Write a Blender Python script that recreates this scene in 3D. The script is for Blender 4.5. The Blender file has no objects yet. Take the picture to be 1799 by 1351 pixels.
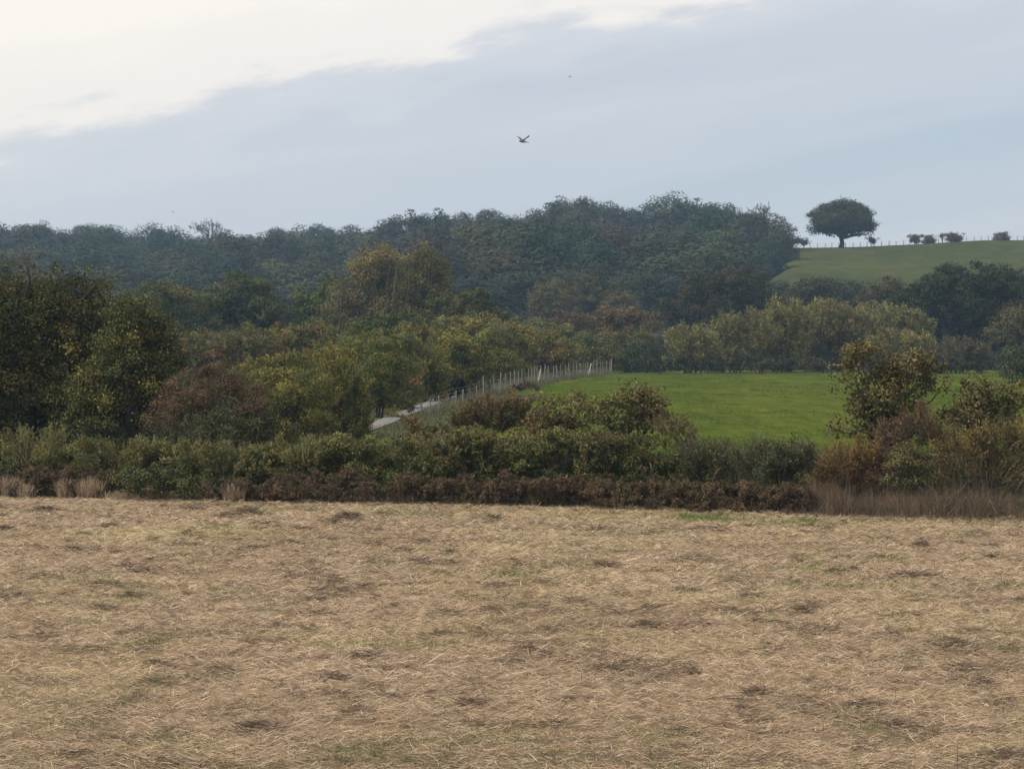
import bpy, math, random, zlib
import numpy as np

# ------------------------------------------------------------------ camera, sky, sun, exposure
EYE = 3.94            # camera height above the mown field
F = 5101.0            # focal length in photo pixels (1799 wide)
YH = 634.0            # photo row of the horizon
CX = 899.5
S = bpy.context.scene
COL = S.collection
cam_d = bpy.data.cameras.new("camera"); cam = bpy.data.objects.new("camera", cam_d); COL.objects.link(cam)
cam.location = (0, 0, EYE); cam.rotation_euler = (math.radians(90), 0, 0)
cam_d.sensor_width = 36; cam_d.lens = 36 * F / 1799.0
cam_d.shift_y = -(675.5 - YH) / 1799.0
cam_d.clip_start = 0.5; cam_d.clip_end = 20000
S.camera = cam

SUN_EL, SUN_AZ = 46.0, -98.0          # degrees; azimuth from the view direction, negative = towards the left
W = bpy.data.worlds.new("World"); S.world = W; W.use_nodes = True
nt = W.node_tree; nt.nodes.clear(); N = nt.nodes; LK = nt.links
def nd(t, **kw):
    n = N.new(t)
    for k, v in kw.items(): setattr(n, k, v)
    return n
def mth(op, a, b=None, clamp=False):
    n = nd('ShaderNodeMath', operation=op); n.use_clamp = clamp
    for i, v in enumerate((a, b)):
        if v is None: continue
        if isinstance(v, (int, float)): n.inputs[i].default_value = v
        else: LK.new(v, n.inputs[i])
    return n.outputs[0]
out = nd('ShaderNodeOutputWorld'); bg = nd('ShaderNodeBackground'); bg.inputs['Strength'].default_value = 0.1
LK.new(bg.outputs[0], out.inputs['Surface'])
sky = nd('ShaderNodeTexSky', sky_type='NISHITA'); sky.sun_disc = False
sky.sun_elevation = math.radians(SUN_EL); sky.sun_rotation = math.radians(SUN_AZ)
tc = nd('ShaderNodeTexCoord'); sep = nd('ShaderNodeSeparateXYZ'); LK.new(tc.outputs['Generated'], sep.inputs[0])
X, Y, Z = sep.outputs
# cloud deck seen on a plane overhead-ish: tangent coordinates a = x/y, e = z/|horizontal|
ysafe = mth('MAXIMUM', mth('ABSOLUTE', Y), 0.05)
a_ = mth('DIVIDE', X, ysafe); e_ = mth('DIVIDE', Z, ysafe)
cmb = nd('ShaderNodeCombineXYZ')
LK.new(mth('ADD', mth('MULTIPLY', a_, 9.0), mth('MULTIPLY', e_, 3.5)), cmb.inputs[0]); LK.new(mth('MULTIPLY', mth('SUBTRACT', e_, mth('MULTIPLY', a_, 0.2)), 34.0), cmb.inputs[1]); LK.new(Y, cmb.inputs[2])
n1 = nd('ShaderNodeTexNoise'); n1.inputs['Scale'].default_value = 2.4; n1.inputs['Detail'].default_value = 7; n1.inputs['Roughness'].default_value = 0.56
LK.new(cmb.outputs[0], n1.inputs['Vector'])
cmb2 = nd('ShaderNodeCombineXYZ')
LK.new(mth('ADD', mth('MULTIPLY', a_, 3.0), 4.3), cmb2.inputs[0]); LK.new(mth('MULTIPLY', mth('SUBTRACT', e_, mth('MULTIPLY', a_, 0.16)), 30.0), cmb2.inputs[1]); LK.new(Y, cmb2.inputs[2])
n2 = nd('ShaderNodeTexNoise'); n2.inputs['Scale'].default_value = 1.0; n2.inputs['Detail'].default_value = 4; n2.inputs['Roughness'].default_value = 0.5
LK.new(cmb2.outputs[0], n2.inputs['Vector'])
edge = mth('SUBTRACT', e_, mth('ADD', 0.0740, mth('MULTIPLY', mth('ADD', a_, 0.176), 0.205)))
edge = mth('ADD', edge, mth('MULTIPLY', mth('SUBTRACT', n1.outputs['Fac'], 0.5), 0.042))
def ramp(fac, stops, interp='EASE'):
    r = nd('ShaderNodeValToRGB'); LK.new(fac, r.inputs[0]); r.color_ramp.interpolation = interp
    el = r.color_ramp.elements
    while len(el) > 1: el.remove(el[-1])
    el[0].position = stops[0][0]; el[0].color = (*stops[0][1], 1)
    for p, c in stops[1:]:
        x = el.new(p); x.color = (*c, 1)
    return r.outputs[0]
def mixc(fac, a, b):
    m = nd('ShaderNodeMix', data_type='RGBA')
    if isinstance(fac, (int, float)): m.inputs[0].default_value = fac
    else: LK.new(fac, m.inputs[0])
    for i, v in ((6, a), (7, b)):
        if isinstance(v, tuple): m.inputs[i].default_value = (*v, 1)
        else: LK.new(v, m.inputs[i])
    return m.outputs[2]
CREAM = (9.0, 8.25, 7.35)      # radiance / 0.1
# lower cloud bank: blue-grey, slightly lilac streaks
bank = ramp(n2.outputs['Fac'], [(0.36, (4.15, 4.75, 5.5)), (0.5, (4.65, 5.1, 5.75)), (0.64, (5.3, 5.5, 6.0))])
hor = mth('MULTIPLY', mth('SUBTRACT', e_, 0.01), 14.0, True)
bank = mixc(hor, (4.75, 5.2, 5.8), bank)
lil = ramp(mth('ADD', mth('MULTIPLY', edge, 9.0), 0.62), [(0.0, (0, 0, 0)), (0.45, (.35,)*3), (0.75, (.8,)*3)])
bank = mixc(lil, bank, (5.7, 5.75, 6.15))
lit = ramp(mth('ADD', mth('MULTIPLY', edge, 14.0), 0.32), [(0.0, (0, 0, 0)), (0.27, (0.12,)*3), (0.42, (0.8,)*3), (1.0, (1, 1, 1))])
cream = mixc(mth('MULTIPLY', n2.outputs['Fac'], 0.6), CREAM, (8.5, 7.95, 7.4))
col = mixc(lit, bank, cream)
# behind the camera and overhead: even grey-white overcast
over = mth('MULTIPLY', mth('SUBTRACT', Z, 0.22), 5.0, True)
col = mixc(over, col, (8.1, 7.9, 7.6))
behind = mth('LESS_THAN', Y, 0.0)
col = mixc(behind, col, (7.2, 7.15, 7.1))
col = mixc(0.12, col, sky.outputs[0])
LK.new(col, bg.inputs['Color'])

sd = bpy.data.lights.new("sun", 'SUN'); so = bpy.data.objects.new("sun", sd); COL.objects.link(so)
sd.energy = 2.7; sd.angle = math.radians(11); sd.color = (1.0, 0.93, 0.82)
el, az = math.radians(SUN_EL), math.radians(SUN_AZ)
from mathutils import Vector
so.rotation_euler = (-Vector((math.sin(az)*math.cos(el), math.cos(az)*math.cos(el), math.sin(el)))).to_track_quat('-Z', 'Y').to_euler()
S.view_settings.view_transform = 'Standard'; S.view_settings.look = 'None'
S.view_settings.exposure = 0.32; S.view_settings.gamma = 1.0
S.cycles.use_denoising = True
S.cycles.max_bounces = 4; S.cycles.diffuse_bounces = 2; S.cycles.glossy_bounces = 1; S.cycles.transmission_bounces = 2
S.cycles.volume_bounces = 0; S.cycles.transparent_max_bounces = 4

# ------------------------------------------------------------------ helpers
rng = np.random.default_rng(7)
def hash2(ix, iy, seed):
    h = (ix.astype(np.int64)*374761393 + iy.astype(np.int64)*668265263 + seed*1442695041) & 0xffffffff
    h = ((h ^ (h >> 13))*1274126177) & 0xffffffff
    return ((h ^ (h >> 16)) & 0xffffff)/float(0xffffff)
def vnoise(x, y, seed=0):
    x = np.asarray(x, float); y = np.asarray(y, float)
    ix, iy = np.floor(x), np.floor(y); fx, fy = x-ix, y-iy
    fx = fx*fx*(3-2*fx); fy = fy*fy*(3-2*fy)
    a = hash2(ix, iy, seed); b = hash2(ix+1, iy, seed); c = hash2(ix, iy+1, seed); d = hash2(ix+1, iy+1, seed)
    return a+(b-a)*fx+(c-a)*fy+(a-b-c+d)*fx*fy
def fbm(x, y, seed=0, o=4):
    s, a, t = 0, 0.5, 0
    for i in range(o):
        s = s+a*vnoise(x*2**i, y*2**i, seed+i*17); t += a; a *= 0.5
    return s/t
def unit(v): return v/np.maximum(np.linalg.norm(v, axis=-1, keepdims=True), 1e-9)
def rdirs(n): return unit(rng.normal(size=(n, 3)))

def mesh_np(name, V, Q, C=None, smooth=False, sides=4):
    """mesh from numpy: V (n,3), Q (m,sides), C per-vertex colour (n,3)"""
    me = bpy.data.meshes.new(name)
    me.vertices.add(len(V)); me.vertices.foreach_set('co', np.ascontiguousarray(V, np.float32).ravel())
    me.loops.add(Q.size); me.loops.foreach_set('vertex_index', np.ascontiguousarray(Q, np.int32).ravel())
    me.polygons.add(len(Q)); me.polygons.foreach_set('loop_start', np.arange(0, Q.size, sides, dtype=np.int32))
    if smooth: me.polygons.foreach_set('use_smooth', np.ones(len(Q), bool))
    if C is not None:
        at = me.attributes.new('col', 'FLOAT_VECTOR', 'POINT'); at.data.foreach_set('vector', np.ascontiguousarray(C, np.float32).ravel())
    me.update(calc_edges=True)
    return me
def link(name, me, mat=None, parent=None, loc=None):
    o = bpy.data.objects.new(name, me); COL.objects.link(o)
    if mat is not None and me is not None and not me.materials: me.materials.append(mat)
    if parent is not None: o.parent = parent
    if loc is not None: o.location = loc
    return o
def tag(o, label=None, cat=None, group=None, kind=None):
    if label: o['label'] = label
    if cat: o['category'] = cat
    if group: o['group'] = group
    if kind: o['kind'] = kind
    return o
def empty(name, loc): 
    o = bpy.data.objects.new(name, None); COL.objects.link(o); o.location = loc; o.empty_display_size = 0.3
    return o

def merge(parts):
    V, Q, C, k = [], [], [], 0
    for v, q, c in parts:
        if len(v) == 0: continue
        V.append(v); Q.append(q+k); C.append(c); k += len(v)
    return np.concatenate(V), np.concatenate(Q), np.concatenate(C)
def leafquads(P, D, Nn, L, Wd, C):
    n = len(P); D = unit(D); Sd = unit(np.cross(D, Nn)); L = np.broadcast_to(L, (n,))[:, None]; Wd = np.broadcast_to(Wd, (n,))[:, None]
    up = unit(np.cross(Sd, D))
    V = np.stack([P-D*L*.5, P+Sd*Wd*.5+up*L*.08, P+D*L*.5, P-Sd*Wd*.5+up*L*.08], 1).reshape(-1, 3)
    return V, np.arange(4*n).reshape(n, 4), np.repeat(C, 4, 0)
def segtubes(A, B, ra, rb, C):
    """unjoined tapered 4-sided prisms between A and B"""
    n = len(A)
    if n == 0: return np.zeros((0, 3)), np.zeros((0, 4), int), np.zeros((0, 3))
    D = unit(B-A); ref = np.where(np.abs(D[:, 2:3]) > .9, np.array([[1., 0, 0]]), np.array([[0, 0, 1.]]))
    U = unit(np.cross(D, ref)); Wv = np.cross(D, U); vs = []
    ra = np.broadcast_to(ra, (n,))[:, None]; rb = np.broadcast_to(rb, (n,))[:, None]
    k = 5
    for P, r in ((A, ra), (B, rb)):
        for i in range(k):
            t = 2*math.pi*i/k; vs.append(P+(U*math.cos(t)+Wv*math.sin(t))*r)
    V = np.stack(vs, 1).reshape(-1, 3); base = np.arange(n)[:, None]*2*k
    Q = np.concatenate([base+np.array([[i, (i+1) % k, k+(i+1) % k, k+i]]) for i in range(k)], 0)
    return V, Q, np.repeat(C, 2*k, 0)

def node_mat(name):
    m = bpy.data.materials.new(name); m.use_nodes = True; t = m.node_tree; t.nodes.clear()
    o = t.nodes.new('ShaderNodeOutputMaterial')
    return m, t, o
def leaf_material(name, trans=0.3, spec=0.25, rough=0.55, sat=1.0):
    m, t, o = node_mat(name)
    at = t.nodes.new('ShaderNodeAttribute'); at.attribute_name = 'col'
    oi = t.nodes.new('ShaderNodeObjectInfo')
    mx = t.nodes.new('ShaderNodeMix'); mx.data_type = 'RGBA'; mx.blend_type = 'MULTIPLY'; mx.inputs[0].default_value = 1
    t.links.new(at.outputs['Vector'], mx.inputs[6]); t.links.new(oi.outputs['Color'], mx.inputs[7])
    p = t.nodes.new('ShaderNodeBsdfPrincipled'); p.inputs['Roughness'].default_value = rough
    p.inputs['Specular IOR Level'].default_value = spec
    t.links.new(mx.outputs[2], p.inputs['Base Color'])
    if trans > 0:
        tr = t.nodes.new('ShaderNodeBsdfTranslucent'); t.links.new(mx.outputs[2], tr.inputs['Color'])
        ms = t.nodes.new('ShaderNodeMixShader'); ms.inputs[0].default_value = trans
        t.links.new(p.outputs[0], ms.inputs[1]); t.links.new(tr.outputs[0], ms.inputs[2]); t.links.new(ms.outputs[0], o.inputs['Surface'])
    else: t.links.new(p.outputs[0], o.inputs['Surface'])
    return m
M_leaf = leaf_material('leaf', 0.14, 0.16, 0.6)
M_far = leaf_material('far_leaf', 0.08, 0.1, 0.7)
M_dry = leaf_material('dry_leaf', 0.2, 0.1, 0.8)
M_wood = leaf_material('bark', 0.0, 0.15, 0.85)
M_straw = leaf_material('straw', 0.15, 0.2, 0.6)
def noise_mat(name, stops, scale, detail=6, rough=0.9, bump=0.0, scale2=None, stops2=None, coord='Object', spec=0.1, aniso=(1, 1, 1)):
    m, t, o = node_mat(name); p = t.nodes.new('ShaderNodeBsdfPrincipled'); p.inputs['Roughness'].default_value = rough
    p.inputs['Specular IOR Level'].default_value = spec
    tcn = t.nodes.new('ShaderNodeTexCoord'); mp = t.nodes.new('ShaderNodeMapping'); mp.inputs['Scale'].default_value = aniso
    t.links.new(tcn.outputs[coord], mp.inputs[0])
    nz = t.nodes.new('ShaderNodeTexNoise'); nz.inputs['Scale'].default_value = scale; nz.inputs['Detail'].default_value = detail; nz.inputs['Roughness'].default_value = .62
    t.links.new(mp.outputs[0], nz.inputs['Vector'])
    r = t.nodes.new('ShaderNodeValToRGB'); el = r.color_ramp.elements
    el[0].position, el[0].color = stops[0][0], (*stops[0][1], 1); el[1].position, el[1].color = stops[-1][0], (*stops[-1][1], 1)
    for q, c in stops[1:-1]: x = el.new(q); x.color = (*c, 1)
    t.links.new(nz.outputs['Fac'], r.inputs[0]); last = r.outputs[0]
    if scale2:
        n3 = t.nodes.new('ShaderNodeTexNoise'); n3.inputs['Scale'].default_value = scale2; n3.inputs['Detail'].default_value = 4
        t.links.new(mp.outputs[0], n3.inputs['Vector'])
        r2 = t.nodes.new('ShaderNodeValToRGB'); e2 = r2.color_ramp.elements
        e2[0].position, e2[0].color = stops2[0][0], (*stops2[0][1], 1); e2[1].position, e2[1].color = stops2[-1][0], (*stops2[-1][1], 1)
        t.links.new(n3.outputs['Fac'], r2.inputs[0])
        mx = t.nodes.new('ShaderNodeMix'); mx.data_type = 'RGBA'; mx.blend_type = 'MULTIPLY'; mx.inputs[0].default_value = 1
        t.links.new(last, mx.inputs[6]); t.links.new(r2.outputs[0], mx.inputs[7]); last = mx.outputs[2]
    t.links.new(last, p.inputs['Base Color'])
    if bump:
        b = t.nodes.new('ShaderNodeBump'); b.inputs['Strength'].default_value = 1; b.inputs['Distance'].default_value = bump
        t.links.new(nz.outputs['Fac'], b.inputs['Height']); t.links.new(b.outputs[0], p.inputs['Normal'])
    t.links.new(p.outputs[0], o.inputs['Surface'])
    return m

# ------------------------------------------------------------------ terrain
PXC = np.array([-3000, -500, 0, 300, 560, 640, 700, 850, 1020, 1200, 1330, 1400, 1800, 2400, 4800], float)
near = [(0, 0), (84, 0), (95, .08), (120, .42), (147, .92), (165, 1.32), (212, 1.86), (260, 2.24), (320, 2.55), (380, 3.0)]
def colz(pts, far): return near+far
L_ = lambda k: [(450, 5), (520, 7), (620, 12), (720, 18), (850, 27), (1000, k), (1150, k), (1400, k-8), (6000, 0)]
R_ = lambda k, s=1.0: [(450, 6), (520, 10), (620, 17), (700, 23.5), (765, 29), (850, k), (930, k-1), (1050, k-10), (1400, 16), (6000, 0)]
P_ = lambda k: [(450, 5.2), (520, 10.5), (620, 20.2), (700, 27.6), (765, k), (800, k-.2), (900, k-3), (1050, k-9), (1400, 15), (6000, 0)]
PROF = [L_(37), L_(38), L_(37.5), L_(34), L_(33), L_(31), R_(29.5), R_(33), R_(37), R_(36), R_(34), P_(34.2), P_(36.3), P_(39.5), P_(39)]
DG = np.unique(np.concatenate([np.linspace(0, 380, 77), np.linspace(380, 1400, 103), [6000.]]))
TAB = np.stack([np.interp(DG, [q[0] for q in near+p], [q[1] for q in near+p]) for p in PROF])
k5 = np.array([1, 2, 3, 2, 1.])/9
for i in range(len(TAB)):
    s = np.convolve(np.pad(TAB[i], 2, mode='edge'), k5, 'valid'); m = (DG > 30) & (DG < 1350); TAB[i][m] = s[m]
LUMPS = []   # x, y, rx, ry, h, darkness: old brown hay plus pile shade put into colour
def at(px, py, d): return ((px-CX)/F*d, d, EYE+(YH-py)/F*d)
def dfield(py): return EYE*F/(py-YH)
for (px, py, w, h, dk) in [(610, 921, 45, .13, 1), (585, 924, 30, .06, .9), (1680, 1152, 46, .15, 1), (1655, 1148, 25, .1, 1), (885, 1100, 36, .09, .7), (1470, 1008, 30, .12, .9), (1500, 1004, 25, .08, .7),
        (330, 946, 38, .1, .9), (270, 955, 20, .08, .8), (430, 906, 60, .1, .8), (400, 911, 40, .08, .7), (125, 972, 30, .1, .8), (205, 975, 22, .07, .7), (1410, 1083, 32, .09, .8), (1135, 1078, 26, .08, .8),
        (1620, 966, 28, .1, .9), (1600, 1015, 60, .07, .6), (545, 1115, 30, .07, .7), (330, 1205, 22, .09, .8), (640, 1040, 32, .08, .7), (605, 1042, 26, .08, .7), (1060, 1180, 60, .06, .6), (1060, 1000, 40, .08, .6),
        (1220, 1190, 30, .08, .7), (490, 1215, 26, .08, .7), (435, 1145, 34, .12, .8), (1760, 1248, 40, .1, .8), (830, 1240, 60, .07, .6), (640, 1275, 30, .09, .7), (80, 900, 30, .07, .6), (265, 882, 16, .07, .7),
        (365, 887, 12, .1, .8), (300, 1088, 24, .06, .6), (20, 1190, 24, .08, .8), (930, 1150, 40, .08, .7), (1140, 1105, 40, .06, .6), (1400, 1130, 20, .1, .7), (1565, 1130, 12, .14, .8), (1010, 1063, 40, .06, .6)]:
    d = dfield(py); x = (px-CX)/F*d; LUMPS.append((x, d, w/F*d*.8, w/F*d*rng.uniform(.3, .5), h*1.3, dk))
for i in range(620):
    d = rng.uniform(26, 84); x = rng.uniform(-.26, .26)*d; w = rng.uniform(.12, .45)
    LUMPS.append((x, d, w*.8, w*rng.uniform(.25, .5), rng.uniform(.03, .085), rng.uniform(.25, .85)))
LUMPS = np.array(LUMPS)
LGI = {}
for i, l in enumerate(LUMPS):
    for gx in range(int((l[0]-1.6)//2), int((l[0]+1.6)//2)+1):
        for gy in range(int((l[1]-1.6)//2), int((l[1]+1.6)//2)+1): LGI.setdefault((gx, gy), []).append(i)
def lumps(x, y):
    h = np.zeros_like(x); dk = np.zeros_like(x)
    gx = np.floor(x/2).astype(int); gy = np.floor(y/2).astype(int); key = gx*10000+gy
    order = np.argsort(key, kind='stable'); ks = key[order]; st = np.flatnonzero(np.r_[True, ks[1:] != ks[:-1]]); en = np.r_[st[1:], len(ks)]
    for s, e in zip(st, en):
        ids = order[s:e]; g = (int(gx[ids[0]]), int(gy[ids[0]]))
        for li in LGI.get(g, ()):
            l = LUMPS[li]; r2 = ((x[ids]-l[0])/l[2])**2+((y[ids]-l[1])/l[3])**2; w = np.exp(-r2*1.6)
            h[ids] = np.maximum(h[ids], w*l[4]); dk[ids] = np.maximum(dk[ids], w*l[5])
    return h, dk
def gz(x, y):
    x = np.atleast_1d(np.asarray(x, float)); y = np.atleast_1d(np.asarray(y, float))
    yy = np.maximum(y, 1.0); px = CX+x/yy*F
    iu = np.clip(np.searchsorted(PXC, px)-1, 0, len(PXC)-2); fu = np.clip((px-PXC[iu])/(PXC[iu+1]-PXC[iu]), 0, 1); fu = fu*fu*(3-2*fu)
    idn = np.clip(np.searchsorted(DG, yy)-1, 0, len(DG)-2); fd = np.clip((yy-DG[idn])/(DG[idn+1]-DG[idn]), 0, 1)
    z = (TAB[iu, idn]*(1-fu)+TAB[iu+1, idn]*fu)*(1-fd)+(TAB[iu, idn+1]*(1-fu)+TAB[iu+1, idn+1]*fu)*fd
    z = z+(fbm(x*.25, y*.12, 5, 3)-.5)*.10+(fbm(x*1.4, y*1.1, 9, 3)-.5)*.07*np.clip((90-yy)/10, 0, 1)
    z = z+(fbm(x*.02, y*.02, 15, 3)-.5)*1.2*np.clip((yy-450)/300, 0, 1)
    return z
def g1(x, y): return float(gz(x, y)[0])

uu = np.unique(np.concatenate([np.linspace(-3200, -300, 30), np.linspace(-300, 2100, 161), np.linspace(2100, 5000, 30)]))
dd = np.unique(np.concatenate([[0.8, 5, 12, 18], np.linspace(22, 90, 200), np.linspace(90, 380, 150), np.linspace(380, 1100, 140), [1200, 1400, 1800, 2600, 4000, 6000]]))
UU, DD = np.meshgrid(uu, dd); TX = (UU-CX)/F*DD; TY = DD.copy()
TZ = gz(TX.ravel(), TY.ravel()).reshape(TX.shape)
TZ = TZ+lumps(TX.ravel(), TY.ravel())[0].reshape(TX.shape)*.8
FENCE = np.array([(90, -10.0), (108, -7.9), (120, -6.9), (147.6, -4.76), (165, -3.44), (212, .15), (245, 2.6), (277, 6.3), (297, 8.1), (320, 11.0)])
def fence_x(d): return np.interp(d, FENCE[:, 0], FENCE[:, 1])
def hedge_y(x): return 78.4-np.where(x > 0, x*.47, x*.38)   # front foot of the hedge
nr, nc = TX.shape
ci, cj = np.meshgrid(np.arange(nr-1), np.arange(nc-1), indexing='ij')
mx_ = (TX[:-1, :-1]+TX[1:, 1:])/2; my_ = (TY[:-1, :-1]+TY[1:, 1:])/2; mpx = CX+mx_/my_*F
reg = np.zeros(mx_.shape, int)                                   # 0 rough ground
reg[my_ < hedge_y(mx_)+.6] = 1                                     # mown field
reg[(my_ > 90) & (my_ < 352) & (mx_ > fence_x(my_)+.4)] = 2       # green meadow
reg[(my_ > 90) & (my_ < 330) & (mx_ < fence_x(my_)+.4) & (mx_ > fence_x(my_)-6)] = 3; reg[(my_ > 90) & (my_ < 190) & (mpx < 840) & (mx_ > fence_x(my_)-6)] = 3   # verge
reg[(my_ > 560) & (mpx > 1335+(765-my_).clip(0, 400)*-.05) & (my_ < 1100)] = 4  # pasture on the hill
M_field = noise_mat('mown_soil', [(.3, (.09, .07, .045)), (.5, (.19, .145, .09)), (.7, (.30, .23, .145))], 9, 8, .95, .03, .25, [(.35, (.75, .75, .72)), (.65, (1.1, 1.1, 1.05))], aniso=(1, .6, 1))
M_rough = noise_mat('rough_soil', [(.3, (.014, .014, .009)), (.55, (.03, .03, .016)), (.75, (.05, .045, .026))], 1.5, 8, .95)
M_meadow = noise_mat(spec=0.0, name='meadow_grass', stops=[(.25, (.038, .055, .010)), (.5, (.072, .097, .015)), (.75, (.112, .126, .026))], scale=1.1, detail=9, rough=.8, bump=.05, scale2=.09, stops2=[(.35, (.82, .88, .8)), (.65, (1.12, 1.04, 1.1))], aniso=(1, .22, 1))
M_verge = noise_mat('verge_grass', [(.3, (.05, .075, .02)), (.55, (.09, .12, .04)), (.75, (.16, .15, .07))], 2.2, 7, .9, .05)
M_pasture = noise_mat(spec=0.0, name='pasture_grass', stops=[(.28, (.042, .049, .018)), (.5, (.058, .066, .023)), (.74, (.086, .088, .036))], scale=.25, detail=10, rough=.9, bump=.05, scale2=.02, stops2=[(.35, (.8, .86, .85)), (.65, (1.15, 1.08, 1.0))], aniso=(1, .5, 1))
allV = np.stack([TX, TY, TZ], -1).reshape(-1, 3)
quads = np.stack([ci*nc+cj, ci*nc+cj+1, (ci+1)*nc+cj+1, (ci+1)*nc+cj], -1)
for r, nm, mt in ((0, 'ground', M_rough), (1, 'field', M_field), (2, 'meadow', M_meadow), (3, 'verge', M_verge), (4, 'hill_pasture', M_pasture)):
    q = quads[reg == r]
    ids, inv = np.unique(q, return_inverse=True)
    o = link(nm, mesh_np(nm, allV[ids], inv.reshape(-1, 4), smooth=True), mt); tag(o, kind='structure')

# path: gravel strip left of the fence
PATH = np.array([(88, -9.9), (100, -9.2), (120, -7.9), (140, -6.55), (152, -5.8), (165, -5.1), (178, -4.5), (190, -3.6), (198, -3.6), (206, -4.4)])
pd = np.arange(88, 206, 1.0); pxx = np.interp(pd, PATH[:, 0], PATH[:, 1])
tw = .46+.10*vnoise(pd*.15, pd*0, 3); rows = []
for f in (-1, -.5, 0, .5, 1):
    xx = pxx+f*tw+(vnoise(pd*.7, pd*0+f, 8)-.5)*.12*(abs(f) == 1); rows.append(np.stack([xx, pd, gz(xx, pd)+.09-.03*abs(f)], 1))
V = np.stack(rows, 1).reshape(-1, 3); n = len(pd); i, j = np.meshgrid(np.arange(n-1), np.arange(4), indexing='ij')
Q = np.stack([i*5+j, i*5+j+1, (i+1)*5+j+1, (i+1)*5+j], -1).reshape(-1, 4)
M_path = noise_mat('gravel', [(.3, (.11, .10, .095)), (.5, (.185, .17, .16)), (.7, (.28, .26, .245))], 3.2, 9, .9, .02)
tag(link('path', mesh_np('path', V, Q, smooth=True), M_path), kind='structure')

# ------------------------------------------------------------------ plant builder
def pal_pick(pal, n):
    c = np.array([p[:3] for p in pal]); w = np.array([p[3] for p in pal], float); w /= w.sum()
    return c[rng.choice(len(c), n, p=w)]
def foliage(env, leaf, n, style, pal, sub=.42, flat=.8, aspect=.6, twig=None, gap=.0, jitter=.25, low=-.45, top_pal=None, tuft=9, tsig=1.15, nj=.75, tvar=.42):
    """env: list of ellipsoids (c(3), r(3)). Returns leaf geometry, twig geometry and the sub-lobe centres"""
    ec = np.array([e[0] for e in env], float); er = np.array([e[1] for e in env], float)
    wt = (er[:, 0]*er[:, 2])**.8; ns = int(len(env)*5.5/sub**2)
    ei = rng.choice(len(env), ns, p=wt/wt.sum())
    dr = rdirs(ns*6); dr = dr[dr[:, 2] > low][:ns]
    f = (rng.uniform(.15, 1, len(dr))**.5*.93)[:, None]
    C = ec[ei[:len(dr)]]+dr*er[ei[:len(dr)]]*f
    mr = np.minimum(er[:, 0], er[:, 2])[ei[:len(dr)]]; R = mr*sub*rng.uniform(.6, 1.25, len(dr))
    lobe_col = pal_pick(pal, len(dr)); 
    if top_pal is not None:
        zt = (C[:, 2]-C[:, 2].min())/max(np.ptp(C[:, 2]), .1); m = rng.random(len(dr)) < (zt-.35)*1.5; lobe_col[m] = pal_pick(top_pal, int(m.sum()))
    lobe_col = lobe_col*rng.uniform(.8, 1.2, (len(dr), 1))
    tw = (np.zeros((0, 3)), np.zeros((0, 4), int), np.zeros((0, 3)))
    if style == 'clump':
        per = tuft; m = max(30, n//per); k = rng.choice(len(dr), m, p=R**2/np.sum(R**2)); d = rdirs(m)
        flip = np.sum(d*dr[k], 1) < -.35; d[flip] *= -1
        rad = rng.uniform(.8, 1.1, m); inner = rng.random(m) < .14; rad[inner] = rng.uniform(.1, .8, inner.sum())
        Pt = C[k]+d*(R[k]*rad)[:, None]*np.array([1, 1, flat])
        tb = rng.uniform(1-tvar, 1+tvar, (m, 1)); n = m*per
        P = np.repeat(Pt, per, 0)+rng.normal(size=(n, 3))*leaf*tsig*np.array([1, 1, .6]); d = np.repeat(d, per, 0)
        Nn = unit(d*1.0+rdirs(n)*nj+np.array([0, 0, .45])); D = np.cross(Nn, rdirs(n)); D[:, 2] -= .2
        L = leaf*rng.uniform(.6, 1.35, n)
        cc = np.repeat(lobe_col[k]*tb, per, 0)*rng.uniform(1-tvar*.8, 1+tvar*.9, (n, 1))*(1+rng.normal(size=(n, 3))*jitter*.3)
    elif style in ('plume', 'arch'):
        per = 14; nt_ = max(20, n//per); k = rng.choice(len(dr), nt_, p=R**2/np.sum(R**2))
        d0 = unit(dr[k]*.7+rdirs(nt_)*(.45 if style == 'plume' else .85)+np.array([0, 0, .75 if style == 'plume' else .4]))
        Lt = R[k]*rng.uniform(.9, 1.9, nt_)*(1 if style == 'plume' else .75); p0 = C[k]+rdirs(nt_)*(R[k]*.6)[:, None]-d0*(Lt*.45)[:, None]
        g = np.array([0, 0, -.12 if style == 'plume' else -.4])
        t = np.linspace(.12, 1, per)[None, :]+rng.uniform(-.03, .03, (nt_, per)); t = t[..., None]
        P = (p0[:, None]+d0[:, None]*Lt[:, None, None]*t+g*Lt[:, None, None]*t*t)
        T = d0[:, None]+2*g*t
        n = nt_*per; P = P.reshape(-1, 3)+rng.normal(size=(n, 3))*leaf*.45; T = T.reshape(-1, 3)
        D = unit(T+rdirs(n)*.9); Nn = rdirs(n)*.8+np.array([0, 0, .6]); L = leaf*rng.uniform(.6, 1.35, n)
        cc = np.repeat(lobe_col[k], per, 0)*np.repeat(rng.uniform(.75, 1.25, (nt_, 1)), per, 0)*rng.uniform(.75, 1.3, (n, 1))*(1+rng.normal(size=(n, 3))*jitter*.25)
        if twig:
            sel = rng.random(nt_) < twig[1]; a0 = p0[sel]; dd_ = d0[sel]; ll = Lt[sel][:, None]; pr = []
            ts = (0, .35, .7, 1.05); wc = pal_pick(twig[2], int(sel.sum()))*rng.uniform(.7, 1.3, (int(sel.sum()), 1))
            for q0, q1 in zip(ts[:-1], ts[1:]):
                pr.append(segtubes(a0+dd_*ll*q0+g*ll*q0*q0, a0+dd_*ll*q1+g*ll*q1*q1, twig[0]*(1.1-q0*.7), twig[0]*(1.1-q1*.7), wc))
            tw = merge(pr)
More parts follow.
